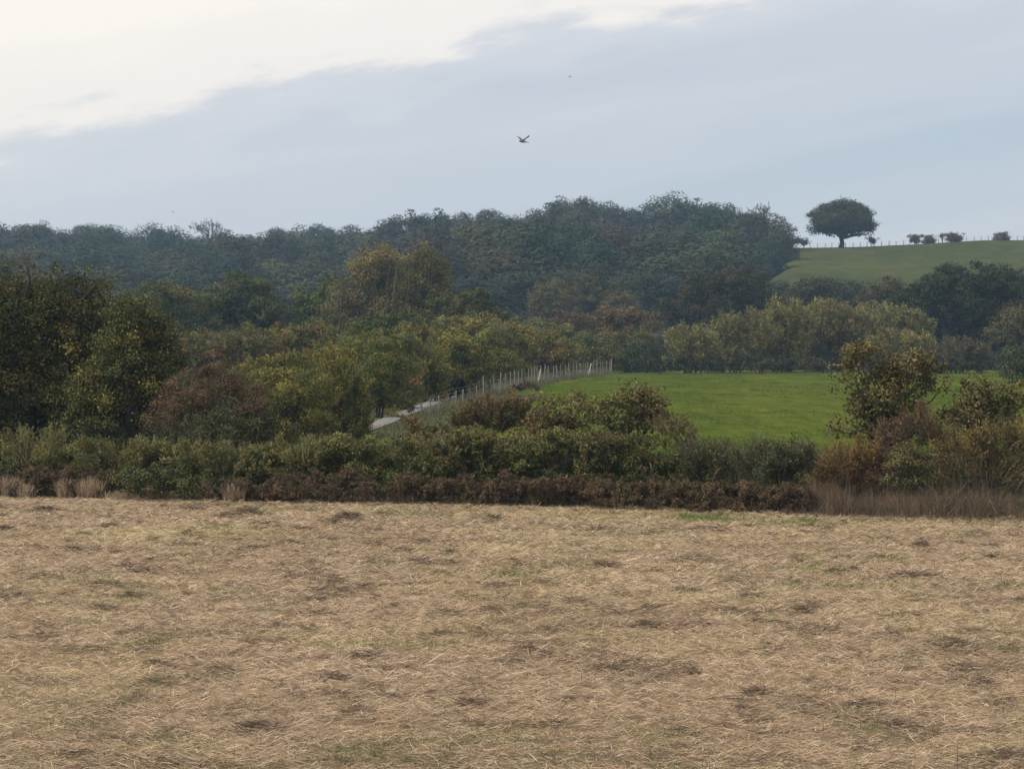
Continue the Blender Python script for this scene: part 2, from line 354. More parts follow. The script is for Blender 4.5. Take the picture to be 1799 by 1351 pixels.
    if gap > 0:
        nz = vnoise(P[:, 0]/(leaf*7)+P[:, 1]*.9/(leaf*7), P[:, 2]/(leaf*6)+P[:, 1]/(leaf*9), 31); keep = nz > gap
        P, D, Nn, L, cc = P[keep], D[keep], Nn[keep], L[keep], cc[keep]
    keep = P[:, 2] > .02
    P, D, Nn, L, cc = P[keep], D[keep], Nn[keep], L[keep], cc[keep]
    return leafquads(P, D, Nn, L, L*aspect, np.clip(cc, .004, .9)), tw, C

def limbs(C, H, r0, nl=16, fork=(.2, .45), stems=1, spread=.3, col=(.07, .06, .05), crook=.12):
    C = C[rng.permutation(len(C))[:nl]]; pr = []
    bases = [np.array([rng.normal()*spread*(stems > 1), rng.normal()*spread*(stems > 1), -.15]) for _ in range(stems)]
    def poly(pts, rad):
        A = np.array(pts[:-1]); B = np.array(pts[1:]); cc = np.tile(np.array(col), (len(A), 1))*rng.uniform(.8, 1.2)
        pr.append(segtubes(A, B, np.array(rad[:-1]), np.array(rad[1:]), cc))
    for b in bases:
        if stems > 1: poly([np.array([0, 0, -.1]), b], [r0, r0])
        fk = np.array([b[0]*1.3, b[1]*1.3, H*fork[1]])
        poly([b+(fk-b)*t+np.array([math.sin(t*5+b[0])*.02*H, math.cos(t*4)*.015*H-.015*H, 0])*(t > 0)*(t < 1) for t in np.linspace(0, 1, 6)], [r0*(1.25 if t == 0 else 1-.3*t) for t in np.linspace(0, 1, 6)])
    for c in C:
        b = min(bases, key=lambda q: (q[0]-c[0])**2+(q[1]-c[1])**2*.3); tf = rng.uniform(fork[0]/fork[1], 1)
        st = b+(np.array([b[0]*1.3, b[1]*1.3, H*fork[1]])-b)*tf
        mid = st*.5+c*.5+np.array([0, 0, .12*np.linalg.norm(c-st)])+rng.normal(size=3)*crook*np.linalg.norm(c-st)*.5
        ts = np.linspace(0, 1, 7); pts = [(1-t)**2*st+2*t*(1-t)*mid+t*t*c+rng.normal(size=3)*crook*.1*np.linalg.norm(c-st)*(t > 0) for t in ts]
        poly(pts, [r0*.5*(1-t)+r0*.1*t for t in ts])
    return merge(pr)

DG_, OL, YG, RU, BR, RB, GG, GO, TN = (.036, .056, .018), (.062, .074, .022), (.122, .119, .036), (.125, .066, .028), (.075, .052, .034), (.085, .042, .032), (.07, .088, .052), (.17, .115, .03), (.13, .10, .06)
TWIG = [(.16, .13, .10, 1), (.1, .08, .06, 1)]
def pal(*a): return [tuple(q[0])+(q[1],) if len(q) == 2 else tuple(q) for q in a]
def plant(name, label, cat, d, bpx, lobes, style='clump', pl=None, leafpx=2.2, K=2.6, sub=.42, depth=.8, group=None, stems=1, r0=.12, nl=14, twig=None, gap=0., fork=(.2, .45),
          top=None, parts=('crown', 'trunk'), aspect=.6, mat=None, low=-.45, bark=(.06, .05, .042), flat=.8, jitter=.25, tuft=9, tsig=1.15, tvar=.42, spr=.25, crook_=.12, gain=1.0):
    global rng
    rng = np.random.default_rng(zlib.crc32((label+SEED).encode())); gain = gain*LEAFGAIN
    if 76 < d < 88: d -= 2.3
    x0 = (bpx-CX)/F*d; z0 = g1(x0, d)
    env = []
    for l in lobes:
        px, py, rx, rz = l[:4]; dy = (l[4] if len(l) > 4 else rng.uniform(-.3, .3)*rx)/F*d
        X_, Y_, Z_ = at(px, py, d); rr = rx/F*d
        env.append(((X_-x0, dy, Z_-z0), (rr, min(rr, rz/F*d*2.2)*depth, rz/F*d)))
    leaf = leafpx*d/(F*.5692); area = sum(math.pi*l[2]*l[3] for l in lobes)*.5692**2
    n = int(1.45*K*area/(leafpx**2*aspect*.5))
    lv, tw, C = foliage(env, leaf, n, style, pl, sub, flat, aspect, twig, gap, jitter, low, top, tuft, tsig, .75, tvar)
    H = max(e[0][2]+e[1][2] for e in env)
    root = empty(name, (x0, d, z0)); tag(root, label, cat, group)
    if len(tw[0]): lv = merge([lv, tw])
    link(parts[0], mesh_np(parts[0], *lv), mat or M_leaf, root).color = (gain*1.18, gain*1.05, gain*.80, 1)
    lb = limbs(C, H, r0, nl, fork, stems, spread=spr*np.mean([e[1][0] for e in env]) if stems > 1 else 0, col=bark, crook=crook_)
    link(parts[1], mesh_np(parts[1], *lb), M_wood, root)
    return root
SEED = 'a'; BUSH = ('foliage', 'stems'); LEAFGAIN = 1.42
# ------------------------------------------------------------------ big trees and bushes just behind the front hedge
plant('oak_tree', 'tall broad dark oak with yellow-tipped leaf clumps at the left edge of the photo', 'tree', 95, 50,
      [(-90, 610, 120, 150), (20, 590, 105, 125), (110, 600, 95, 115), (45, 700, 150, 90), (-60, 740, 120, 80), (150, 700, 90, 80), (15, 478, 32, 32), (85, 492, 30, 30), (140, 500, 36, 32), (180, 530, 38, 42), (200, 560, 44, 52), (195, 620, 65, 75), (-20, 455, 40, 30), (45, 462, 26, 24), (110, 478, 26, 22)],
      'clump', pal((.058, .066, .025, 4), (.036, .044, .018, 3), (.095, .09, .03, 1.8), (.10, .075, .03, .3)), 2.6, 3.2, sub=.24, r0=.28, nl=30, gap=.13, low=-.7, tuft=14, tsig=1.6, tvar=.42, gain=.92)
plant('oak_tree', 'rounded dark green oak between the tall left oak and the red-brown thorn bush', 'tree', 93, 232,
      [(238, 610, 72, 90), (205, 700, 85, 85), (285, 660, 50, 60), (228, 560, 40, 44), (262, 580, 34, 40), (290, 605, 30, 40), (160, 760, 80, 50)],
      'clump', pal((.058, .068, .025, 4), (.038, .047, .018, 3), (.10, .095, .03, 1.6)), 2.6, 3.2, sub=.27, r0=.2, nl=26, gap=.13, low=-.7, tuft=14, tsig=1.6, tvar=.42, gain=.92)
plant('hawthorn_bush', 'wide thorn bush with red-brown twiggy top and pale crooked stems', 'bush', 91, 380,
      [(370, 680, 62, 42), (330, 705, 52, 46), (430, 705, 50, 42), (290, 738, 40, 36), (390, 660, 34, 26), (350, 668, 30, 28), (460, 725, 30, 26)],
      'clump', pal((.088, .058, .046, 4), (.088, .068, .045, 3), (.055, .06, .028, 1.8)), 1.5, 2.0, sub=.34, stems=5, r0=.035, nl=70, gap=.3, parts=BUSH, bark=(.15, .12, .095), tuft=12, tsig=2.0, spr=.5)
plant('thorn_bush', 'dark green tangled bush leaning against the red-brown thorn bush', 'bush', 90.4, 440,
      [(440, 740, 60, 45), (390, 765, 80, 45), (480, 770, 45, 40)], 'arch', pal((.04, .055, .022, 4), (.06, .06, .03, 1)), 2.0, 1.5, stems=4, r0=.04, nl=26, twig=(.009, .6, TWIG), gap=.2, parts=BUSH, bark=(.12, .1, .08))

# yellow-green thicket left of the path, from near to far
G_TH = 'yellow-green bushes of the thicket along the path'
TH = [
 (118, 500, [(480, 690, 60, 50), (540, 700, 55, 50), (500, 740, 80, 50)], pal((*YG, 4), (*OL, 3), (.12, .112, .042, 1)), 'lowest yellow-green bush of the thicket, beside the red-brown thorn bush'),
 (124, 600, [(590, 680, 55, 52), (618, 712, 38, 42), (560, 730, 60, 45), (630, 740, 26, 20)], pal((*OL, 3), (*YG, 3), (*DG_, 1)), 'green bush of the thicket above the near end of the gravel path'),
 (136, 520, [(500, 650, 75, 32), (570, 640, 70, 36), (440, 660, 50, 28)], pal((*YG, 4), (*OL, 3)), 'broad yellow-green bush top behind the lowest bush of the thicket'),
 (150, 665, [(660, 650, 48, 60), (700, 665, 38, 55)], pal((*OL, 4), (*YG, 2), (*DG_, 1.4)), 'dark-shaded green bush halfway up the thicket beside the gravel path'),
 (162, 640, [(640, 610, 62, 30), (590, 618, 50, 26), (690, 612, 48, 30)], pal((*GG, 2), (*OL, 3), (*YG, 1.5)), 'grey-green bush on top of the thicket under the two tall pale trees'),
 (176, 745, [(740, 640, 48, 55), (765, 660, 32, 40)], pal((*OL, 3), (*YG, 3), (*DG_, 1.5)), 'green bush of the thicket just left of the black cow'),
 (190, 790, [(790, 620, 45, 42), (830, 640, 34, 48), (800, 655, 45, 32)], pal((*YG, 3), (*OL, 3), (*DG_, 1)), 'mottled green bush of the thicket behind the black cow'),
 (200, 725, [(700, 597, 50, 24), (750, 600, 45, 26)], pal((.10, .082, .036, 3), (*YG, 2), (*OL, 2)), 'rust-tinged bush on the crown of the thicket'),
 (222, 868, [(865, 610, 34, 42), (890, 640, 26, 26)], pal((*OL, 3), (*YG, 2), (*GG, 1)), 'slim green bush of the thicket where the fence comes into view'),
 (236, 888, [(885, 642, 28, 30)], pal((.14, .11, .035, 3), (*YG, 2)), 'small golden bush standing close behind the first clear fence posts'),
 (262, 918, [(915, 610, 30, 34), (905, 640, 25, 24)], pal((*YG, 3), (*OL, 2), (*GO, .8)), 'yellowish bush left of the dark cone-shaped bush at the fence'),
 (285, 975, [(970, 618, 34, 34), (990, 625, 24, 28)], pal((*YG, 3), (*OL, 3), (.15, .1, .04, 1)), 'light olive bush right of the dark cone-shaped bush at the fence'),
 (326, 1035, [(1030, 615, 34, 34), (1060, 622, 28, 32)], pal((*OL, 4), (*YG, 2.5), (*DG_, 1)), 'olive bush at the far end of the fence'),
]
for d, b, lob, p_, lab in TH:
    lob = lob+[(l[0], l[1]+l[3]*.75, l[2]*.95, l[3]*.8) for l in lob]+([(l[0]+rng.uniform(-.3, .3)*l[2], l[1]+l[3]*1.4, l[2]*1.05, l[3]*.7) for l in lob] if d not in (136, 150, 162, 176) else [])
    plant('thicket_bush', lab, 'bush', d, b, lob, 'clump' if d % 4 else 'plume', p_, 2.0, 2.3, sub=.36, stems=3, r0=.06, nl=12, twig=(.016, .25, TWIG), gap=.16, parts=BUSH, group=G_TH, bark=(.05, .045, .035), depth=.9, flat=.75, gain=1.06, tvar=.28)
plant('cone_bush', 'dark reddish cone-shaped bush rising just behind the fence', 'bush', 270, 938, [(938, 610, 16, 26), (938, 632, 22, 28), (937, 650, 22, 20)], 'clump',
      pal((.045, .035, .025, 3), (.06, .045, .03, 1)), 1.9, 2.5, sub=.5, parts=BUSH, gap=.1)
plant('thicket_bush', 'orange-brown dead-looking shrub at the foot of the thicket above the path', 'bush', 172, 728, [(727, 682, 13, 20), (738, 690, 9, 12)], 'plume', pal((.17, .105, .05, 3), (.12, .09, .04, 2)), 1.8, 2, parts=BUSH, stems=2, r0=.03)
plant('thicket_bush', 'low rusty shrub on the verge left of the gravel path', 'bush', 150, 672, [(672, 712, 22, 13), (640, 728, 16, 10)], 'plume', pal((.15, .1, .05, 3), (.1, .085, .04, 2)), 1.8, 2, parts=BUSH, stems=2, r0=.03)

# second layer of the thicket
T2 = [
 (225, 400, [(380, 615, 75, 32), (330, 610, 45, 28), (440, 600, 55, 28)], pal((*OL, 3), (.10, .07, .04, 2), (*GG, 1)), 'low brownish-green bush right of the left oaks', 'bush'),
 (228, 398, [(398, 606, 24, 22)], pal((.11, .06, .045, 1)), 'small reddish bush set in the brownish-green bushes right of the left oaks', 'bush'),
 (240, 520, [(500, 592, 60, 24), (560, 590, 50, 24)], pal((.11, .08, .035, 2), (*OL, 3), (*YG, 1)), 'ochre-flecked bush below the dark round trees', 'bush'),
 (250, 640, [(620, 590, 40, 26), (665, 580, 45, 30), (730, 570, 45, 28)], pal((*OL, 3), (*DG_, 3)), 'dark green bush at the feet of the two tall pale trees', 'bush'),
 (262, 800, [(780, 585, 50, 28), (840, 582, 55, 30), (890, 592, 35, 26)], pal((.12, .1, .045, 3), (*OL, 2), (*YG, 1.4)), 'tan-topped bush below the layered oak', 'bush'),
 (330, 910, [(905, 585, 28, 30), (880, 575, 25, 26)], pal((*DG_, 3), (*OL, 2), (*YG, 1)), 'small dark bush on the right flank of the layered oak', 'bush'),
 (350, 950, [(945, 590, 30, 28), (985, 592, 30, 26)], pal((*OL, 3), (*YG, 2)), 'green bush behind the dark cone-shaped bush', 'bush'),
 (360, 1000, [(1000, 570, 38, 28)], pal((.06, .046, .035, 3), (.07, .055, .038, 1)), 'dark maroon bush in the middle distance left of the orange-brown thicket', 'bush'),
 (375, 1060, [(1050, 568, 40, 28), (1095, 562, 42, 26), (1130, 570, 35, 24)], pal((.092, .07, .042, 3), (.075, .058, .038, 2), (*OL, 1.2)), 'orange-brown bush between the maroon bush and the round dark oak', 'bush'),
 (340, 1090, [(1080, 600, 34, 26), (1115, 605, 34, 28)], pal((*OL, 3), (.09, .07, .04, 2)), 'olive bush in the dip left of the pale willows', 'bush'),
 (330, 1105, [(1100, 632, 34, 24), (1130, 628, 30, 26)], pal((.03, .04, .02, 3), (*DG_, 2)), 'very dark bush right of the last fence post', 'bush'),
]
for d, b, lob, p_, lab, cat in T2:
    lob = lob+[(l[0], l[1]+l[3]*.8, l[2]*.95, l[3]*.9) for l in lob]
    plant('hedge_bush', lab, cat, d, b, lob, 'clump', p_, 1.9, 2.2, sub=.36, stems=3, r0=.08, nl=12, gap=.15, parts=BUSH, depth=.9)

# trees of the middle distance
plant('round_tree', 'dark round tree with rusty top behind the left oaks', 'tree', 300, 300, [(295, 535, 62, 44), (240, 555, 50, 40), (300, 575, 90, 36)], 'clump', pal((*DG_, 3), (*OL, 2), (.09, .065, .03, 1)), 2.0, 2.6, sub=.34, r0=.3, gap=.13)
plant('round_tree', 'dark round tree left of the tall pale trees', 'tree', 305, 430, [(425, 530, 68, 46), (375, 545, 45, 40), (470, 560, 50, 40), (420, 580, 95, 34)], 'clump', pal((*DG_, 3), (.05, .055, .03, 2), (.07, .06, .035, 1)), 2.0, 2.6, sub=.34, r0=.3, gap=.13)
plant('round_tree', 'small dark tree touching the left side of the tall pale trees', 'tree', 310, 560, [(585, 510, 32, 26), (545, 535, 40, 34), (570, 560, 60, 40)], 'clump', pal((*DG_, 4), (*OL, 2)), 2.0, 2.6, sub=.34, r0=.3, gap=.13)
plant('birch_tree', 'tall thin-leaved pale tree with yellow top and visible grey stems', 'tree', 290, 655,
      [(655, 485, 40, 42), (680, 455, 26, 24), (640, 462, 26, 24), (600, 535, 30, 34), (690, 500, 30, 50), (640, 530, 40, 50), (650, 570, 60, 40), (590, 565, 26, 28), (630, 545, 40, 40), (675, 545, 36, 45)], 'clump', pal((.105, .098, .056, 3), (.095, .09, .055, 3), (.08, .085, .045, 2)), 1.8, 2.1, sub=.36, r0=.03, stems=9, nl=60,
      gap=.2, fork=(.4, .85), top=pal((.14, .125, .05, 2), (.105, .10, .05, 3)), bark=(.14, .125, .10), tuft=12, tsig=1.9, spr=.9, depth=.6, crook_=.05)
plant('poplar_tree', 'tall narrow olive tree close right of the thin-leaved pale tree', 'tree', 294, 740,
      [(735, 455, 26, 30), (755, 478, 34, 36), (722, 490, 30, 45), (776, 505, 20, 50), (745, 530, 46, 45), (750, 580, 45, 30), (735, 500, 36, 40), (765, 545, 34, 45)], 'clump', pal((.08, .088, .04, 3), (.068, .076, .036, 3), (.12, .11, .045, .5)), 1.8, 2.4, sub=.34, r0=.04, stems=5, nl=40,
      gap=.2, fork=(.4, .8), top=pal((.09, .092, .04, 3), (.11, .10, .042, 1)), bark=(.10, .09, .07), tuft=12, tsig=1.9, spr=.6, depth=.6, crook_=.05)
plant('layered_oak', 'wide low oak with flat layered boughs in front of the far wood', 'tree', 285, 825,
      [(825, 525, 42, 14), (800, 540, 55, 14), (850, 545, 50, 14), (780, 555, 50, 10), (870, 565, 45, 16), (820, 570, 70, 22)], 'clump', pal((.035, .045, .018, 3), (.055, .06, .022, 3), (.085, .07, .028, 1.2)), 2.1, 3.4, sub=.5, r0=.25, gap=.16, flat=.6)
plant('round_oak', 'big round dark oak at the left end of the pale willows', 'tree', 420, 1255,
      [(1240, 505, 42, 34), (1300, 508, 52, 38), (1205, 545, 42, 36), (1270, 550, 90, 48), (1330, 550, 35, 40), (1190, 575, 30, 25)], 'clump', pal((.026, .029, .014, 4), (.036, .031, .017, 3), (.022, .028, .013, 2)), 2.0, 3.4, sub=.3, r0=.4, gap=.12)
plant('round_oak', 'large dark green oak behind the meadow at the right edge of the photo', 'tree', 385, 1690,
      [(1690, 495, 62, 34), (1640, 515, 45, 34), (1760, 500, 50, 36), (1600, 535, 40, 32), (1700, 550, 110, 44), (1620, 575, 55, 28), (1700, 600, 120, 34), (1770, 610, 60, 30), (1795, 530, 55, 34)], 'clump', pal((.026, .036, .016, 4), (.02, .03, .014, 3), (.04, .042, .018, 1)), 2.1, 3.4, sub=.28, r0=.4, gap=.13)
plant('round_oak', 'olive-brown tree at the right edge, below the large dark green oak', 'tree', 350, 1790, [(1790, 560, 45, 32), (1775, 590, 50, 26), (1830, 570, 50, 50)], 'clump', pal((.06, .05, .028, 3), (*OL, 2)), 2.1, 2.6, sub=.32, r0=.3, gap=.13)
for d, b, lob, p_, lab in [
 (470, 1430, [(1430, 508, 38, 20), (1400, 520, 30, 18)], pal((.05, .055, .03, 3), (.07, .06, .035, 1)), 'grey-green round tree below the hill pasture, left one of two'),
 (480, 1490, [(1490, 510, 34, 18), (1500, 522, 36, 16)], pal((.04, .055, .03, 3), (.05, .055, .03, 1)), 'blue-green round tree below the hill pasture, right one of two'),
 (440, 1560, [(1560, 508, 32, 20), (1540, 525, 40, 20), (1580, 525, 30, 22)], pal((.075, .06, .03, 3), (.05, .055, .03, 2)), 'brownish tree between the round trees and the large dark green oak'),
 (500, 1375, [(1365, 515, 26, 18), (1385, 530, 30, 18)], pal((.045, .06, .03, 3)), 'small blue-green tree at the bottom corner of the hill pasture'),
 (520, 975, [(975, 518, 40, 24), (960, 540, 34, 24)], pal((.105, .095, .038, 3), (.085, .085, .038, 2)), 'yellowing round tree at the foot of the far wood'),
 (535, 1040, [(1040, 508, 42, 22), (1065, 525, 36, 26), (1030, 540, 50, 20)], pal((.06, .06, .03, 3), (.09, .08, .035, 1.5)), 'grey-green tree right of the yellowing tree at the foot of the far wood'),
 (500, 1095, [(1095, 530, 32, 20), (1085, 550, 40, 14)], pal((.10, .09, .04, 3), (.06, .065, .03, 1)), 'light olive tree at the foot of the far wood left of the round dark oak'),
 (545, 1150, [(1150, 515, 32, 20), (1165, 535, 34, 22)], pal((.055, .07, .035, 3)), 'green tree just behind the left side of the big round dark oak'),
]:
    lob = lob+[(l[0], l[1]+l[3]*.8, l[2]*.95, l[3]*.9) for l in lob]
    plant('field_tree', lab, 'tree', d, b, lob, 'clump', p_, 1.9, 2.6, sub=.38, r0=.3, gap=.12, gain=.68, tvar=.3)
# pale willows beyond the meadow
for d, b, lob, p_, lab in [
 (318, 1205, [(1205, 600, 40, 28), (1235, 612, 36, 32)], pal((.15, .155, .062, 3), (.11, .12, .055, 2)), 'pale green willow at the left end of the willow row'),
 (326, 1290, [(1285, 590, 50, 36), (1320, 575, 40, 30), (1250, 610, 30, 30)], pal((.13, .13, .055, 3), (.09, .095, .045, 2)), 'olive willow with dark foot, second from the left of the row'),
 (333, 1370, [(1360, 562, 40, 34), (1390, 575, 40, 40), (1350, 600, 45, 40)], pal((.14, .14, .055, 3), (.105, .112, .05, 2)), 'yellow-topped willow in the middle of the row'),
 (338, 1460, [(1450, 556, 50, 34), (1490, 580, 45, 44), (1430, 600, 45, 40)], pal((.13, .12, .06, 2), (.115, .12, .055, 3), (.12, .08, .06, .5)), 'willow with brown and pinkish patches right of the middle of the row'),
 (342, 1560, [(1550, 560, 50, 30), (1600, 575, 38, 34), (1540, 600, 55, 36)], pal((.135, .14, .06, 3), (.11, .118, .055, 3)), 'tall pale willow at the right end of the row'),
 (330, 1570, [(1570, 605, 60, 26), (1620, 615, 34, 28)], pal((.14, .13, .05, 2), (.11, .112, .05, 2)), 'low golden willow in front of the tall pale willow'),
 (320, 1685, [(1680, 625, 48, 30), (1715, 625, 24, 26)], pal((.07, .062, .045, 3), (.055, .055, .035, 2)), 'grey twiggy bush at the right end of the meadow edge'),
]:
    lob = lob+[(l[0], min(l[1]+l[3]*.9, 640), l[2]*1.05, l[3]*.8) for l in lob]+[(l[0], 645, l[2]*1.1, 14) for l in lob]
    plant('willow_bush', lab, 'bush', d, b, lob, 'plume', p_, 1.8, 2.4, sub=.4, r0=.08, stems=6, nl=30, twig=(.02, .3, TWIG), gap=.14, parts=BUSH, depth=.9, group='willows beyond the meadow')
for k, (px, w, lab) in enumerate([(1150, 45, 'low black-green scrub under the pale green willow'), (1240, 55, 'low black-green scrub under the second willow'), (1340, 60, 'low black-green scrub under the middle willow'),
                                  (1440, 60, 'low black-green scrub behind the leafy oak sapling'), (1545, 60, 'low black-green scrub hidden behind the sapling top'), (1655, 50, 'low black-green scrub under the grey twiggy bush')]):
    plant('scrub_bush', lab, 'bush', 316, px, [(px-w*.4, 640, w*.6, 16), (px+w*.4, 642, w*.6, 15)], 'arch', pal((.03, .036, .022, 3), (.05, .045, .03, 1)), 1.9, 2.2, parts=BUSH, stems=4, r0=.06, twig=(.03, .3, pal((.16, .14, .12, 1), (.07, .06, .05, 3))), gap=.1, group='dark scrub along the far meadow edge')
plant('round_bush', 'dark green bush at the right edge beside the end of the meadow', 'bush', 240, 1785, [(1785, 640, 34, 30), (1775, 665, 28, 24), (1830, 640, 40, 40)], 'clump', pal((.03, .042, .02, 3), (.045, .055, .025, 1)), 2.0, 2.6, sub=.4, parts=BUSH, gap=.1)
plant('bramble_mound', 'low round bramble mound at the foot of the fence in the meadow', 'bush', 205, 925, [(925, 680, 24, 9), (908, 684, 12, 8)], 'arch', pal((.05, .05, .03, 3), (.08, .05, .035, 1)), 1.8, 2.4, parts=BUSH, stems=2, r0=.02)

# ------------------------------------------------------------------ front hedge
G_H = 'brambles of the front hedge'
HB = [  # d, base px, lobes, palette, label
 (87.95, 30, [(0, 802, 90, 32), (90, 804, 80, 30)], 'leafy light green bramble hedge stretch at the left edge'),
 (87.3, 200, [(180, 808, 80, 31), (260, 812, 75, 32)], 'leafy bramble hedge stretch under the rounded oak'),
 (86.0, 370, [(350, 812, 80, 32), (430, 814, 70, 32)], 'leafy bramble hedge stretch under the red-brown thorn bush'),
 (84.4, 530, [(510, 814, 75, 36), (590, 812, 70, 38)], 'leafy bramble hedge stretch below the yellow-green thicket'),
 (84, 690, [(665, 808, 75, 42), (740, 804, 65, 46)], 'leafy bramble hedge stretch in front of the gravel path'),
 (83.2, 830, [(815, 800, 65, 55), (890, 795, 60, 52)], 'leafy bramble hedge stretch below the black cow'),
 (82.7, 980, [(960, 800, 70, 48), (1040, 795, 70, 46)], 'leafy bramble hedge stretch left of the oak sapling in the middle'),
 (82.1, 1130, [(1115, 800, 70, 50), (1180, 812, 60, 46)], 'leafy bramble hedge stretch under the oak sapling in the middle'),
]
for k, (d, b, lob, lab) in enumerate(HB):
    x0_, x1_ = lob[0][0]-lob[0][2], lob[-1][0]+lob[-1][2]; tp_ = min(l[1]-l[3] for l in lob); nl_ = []
    for j in range(13):
        rz_ = rng.uniform(12, 30); nl_.append((rng.uniform(x0_, x1_), tp_+rz_+abs(rng.normal())*9+2, rng.uniform(20, 52), rz_))
    lob = nl_+[(x, 850, 60, 34) for x in np.linspace(x0_+20, x1_-20, 4)]+[(x, 815, 60, 30) for x in np.linspace(x0_+20, x1_-20, 3)]
    plant('bramble_bush', lab, 'bush', d, b, lob, 'arch' if k % 2 else 'clump', pal((.055, .07, .026, 4), (.038, .052, .02, 3), (.085, .082, .034, 1.5), (.09, .055, .03, .5)), 2.2, 2.3, sub=.4, stems=6, r0=.012, nl=24,
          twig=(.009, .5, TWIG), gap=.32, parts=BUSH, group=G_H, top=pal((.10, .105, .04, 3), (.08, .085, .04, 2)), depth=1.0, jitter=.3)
    # tall light shoots on the top of the hedge
for k, (px, py, w, h, d, lab) in enumerate([(60, 770, 70, 14, 86.2, 'pale upright shoots along the hedge top under the tall left oak'), (215, 780, 80, 14, 85.8, 'pale upright shoots along the hedge top under the rounded oak'),
        (380, 786, 80, 14, 85, 'pale upright shoots along the hedge top under the thorn bush'), (540, 784, 70, 12, 84.4, 'yellowish upright shoots along the hedge top below the thicket')]):
    plant('hedge_shoots', lab, 'plant', d, px, [(px-w*.5, py, w*.55, h), (px+w*.5, py+3, w*.55, h), (px, py+25, w*.9, 22)], 'plume', pal((.11, .115, .05, 3), (.085, .095, .045, 2)), 1.9, 1.5, sub=1.1, stems=5, r0=.01, nl=8, twig=(.008, .8, pal((.14, .14, .08, 1))), parts=BUSH, gap=.1)
G_D = 'dead brown brambles along the foot of the hedge'
for k, (px, w, py, lab) in enumerate([(40, 80, 848, 'dead brown bramble bank at the left edge behind the pale grass tufts'), (170, 60, 850, 'dead brown bramble bank between the grass tufts and the green gap in the hedge foot'),
        (440, 60, 860, 'dead brown bramble bank starting right of the single pale tuft'), (560, 80, 852, 'tall dead brown bramble bank below the yellow-green thicket'), (700, 80, 855, 'dead brown bramble bank in front of the gravel path'),
        (850, 80, 858, 'dead brown bramble bank below the black cow'), (990, 75, 862, 'dead brown bramble bank left of the middle oak sapling'), (1120, 75, 866, 'dead brown bramble bank under the middle oak sapling'), (1250, 70, 870, 'low dead brown bramble bank under the grey-green willow scrub'), (1370, 60, 876, 'low dead brown bramble bank left of the orange willow')]):
    x = (px-CX)/F*81; d = float(hedge_y(x))+.9
    plant('dead_bramble', lab, 'bush', d+1.1, px, [(px+rng.uniform(-1, 1)*w, py+rng.uniform(-14, 12), rng.uniform(16, 40), rng.uniform(9, 22)) for _ in range(14)]+[(px, py+14, w*1.0, 18)], 'arch', pal((.078, .06, .048, 3), (.06, .05, .04, 3), (.11, .088, .068, 1.3), (.055, .062, .032, 1.4)), 1.9, 2.2, sub=.5, stems=6, r0=.01, nl=20,
          twig=(.007, .8, pal((.17, .12, .09, 1), (.10, .07, .05, 2))), gap=.15, parts=BUSH, group=G_D, mat=M_dry, depth=1.0)
plant('bramble_bush', 'bright green bramble patch reaching down to the field at the left', 'bush', 83.4, 290, [(250, 845, 55, 26), (330, 850, 60, 24), (290, 862, 80, 18)], 'clump', pal((.052, .06, .024, 4), (.04, .05, .02, 3), (.07, .06, .035, 1)), 2.2, 2.3, sub=.45, stems=4, r0=.01, twig=(.008, .5, TWIG), gap=.2, parts=BUSH)

# shrubs that rise out of the hedge
plant('oak_sapling', 'big-leaved oak sapling standing up out of the middle of the hedge', 'tree', 83.6, 1110, [(1110, 695, 44, 26), (1085, 725, 40, 34), (1140, 715, 36, 34), (1105, 760, 45, 34), (1165, 690, 14, 10), (1065, 688, 14, 12)], 'clump',
      pal((.06, .066, .032, 4), (.075, .062, .034, 2), (.045, .055, .026, 2)), 3.3, 2.2, sub=.34, r0=.05, nl=22, gap=.25, aspect=.7, low=-.8, top=pal((.10, .072, .036, 2), (.075, .075, .035, 3)))
plant('hedge_shrub', 'brownish-green shrub left of the middle oak sapling', 'bush', 84.2, 985, [(965, 735, 45, 40), (1020, 730, 42, 40), (985, 765, 70, 34)], 'clump', pal((.065, .06, .032, 3), (.09, .065, .035, 2), (.05, .055, .026, 2)), 2.8, 2.0, sub=.36, stems=4, r0=.02, nl=20, gap=.24, parts=BUSH, twig=(.01, .3, TWIG), top=pal((.095, .074, .036, 2), (.08, .075, .035, 2)))
plant('hedge_shrub', 'dark shrub with rusty twig tips in front of the fence posts', 'bush', 86, 870, [(860, 740, 50, 40), (825, 728, 34, 34), (850, 712, 26, 24), (888, 712, 26, 28), (915, 735, 40, 38), (790, 755, 30, 24)], 'plume', pal((.055, .062, .03, 3), (.07, .06, .032, 2)), 2.1, 1.9, sub=.45, stems=4, r0=.02, nl=20, gap=.2, parts=BUSH, twig=(.01, .5, TWIG), top=pal((.11, .07, .04, 3), (.08, .07, .035, 2)))
plant('hedge_shrub', 'small reddish shrub at the lower edge of the gravel path', 'bush', 86.5, 720, [(718, 745, 18, 16), (740, 762, 30, 18), (700, 778, 26, 12)], 'plume', pal((.10, .07, .04, 3), (.06, .065, .03, 2)), 2.0, 1.9, sub=.5, stems=3, r0=.015, parts=BUSH, twig=(.009, .5, TWIG), gap=.15)
plant('hedge_shrub', 'thin open shrub right of the middle oak sapling against the meadow', 'bush', 82.4, 1185, [(1180, 745, 34, 36), (1205, 765, 28, 26)], 'plume', pal((.07, .06, .038, 3), (.085, .075, .04, 2)), 1.9, 1.0, sub=.5, stems=4, r0=.014, parts=BUSH, twig=(.009, .8, TWIG), gap=.25)
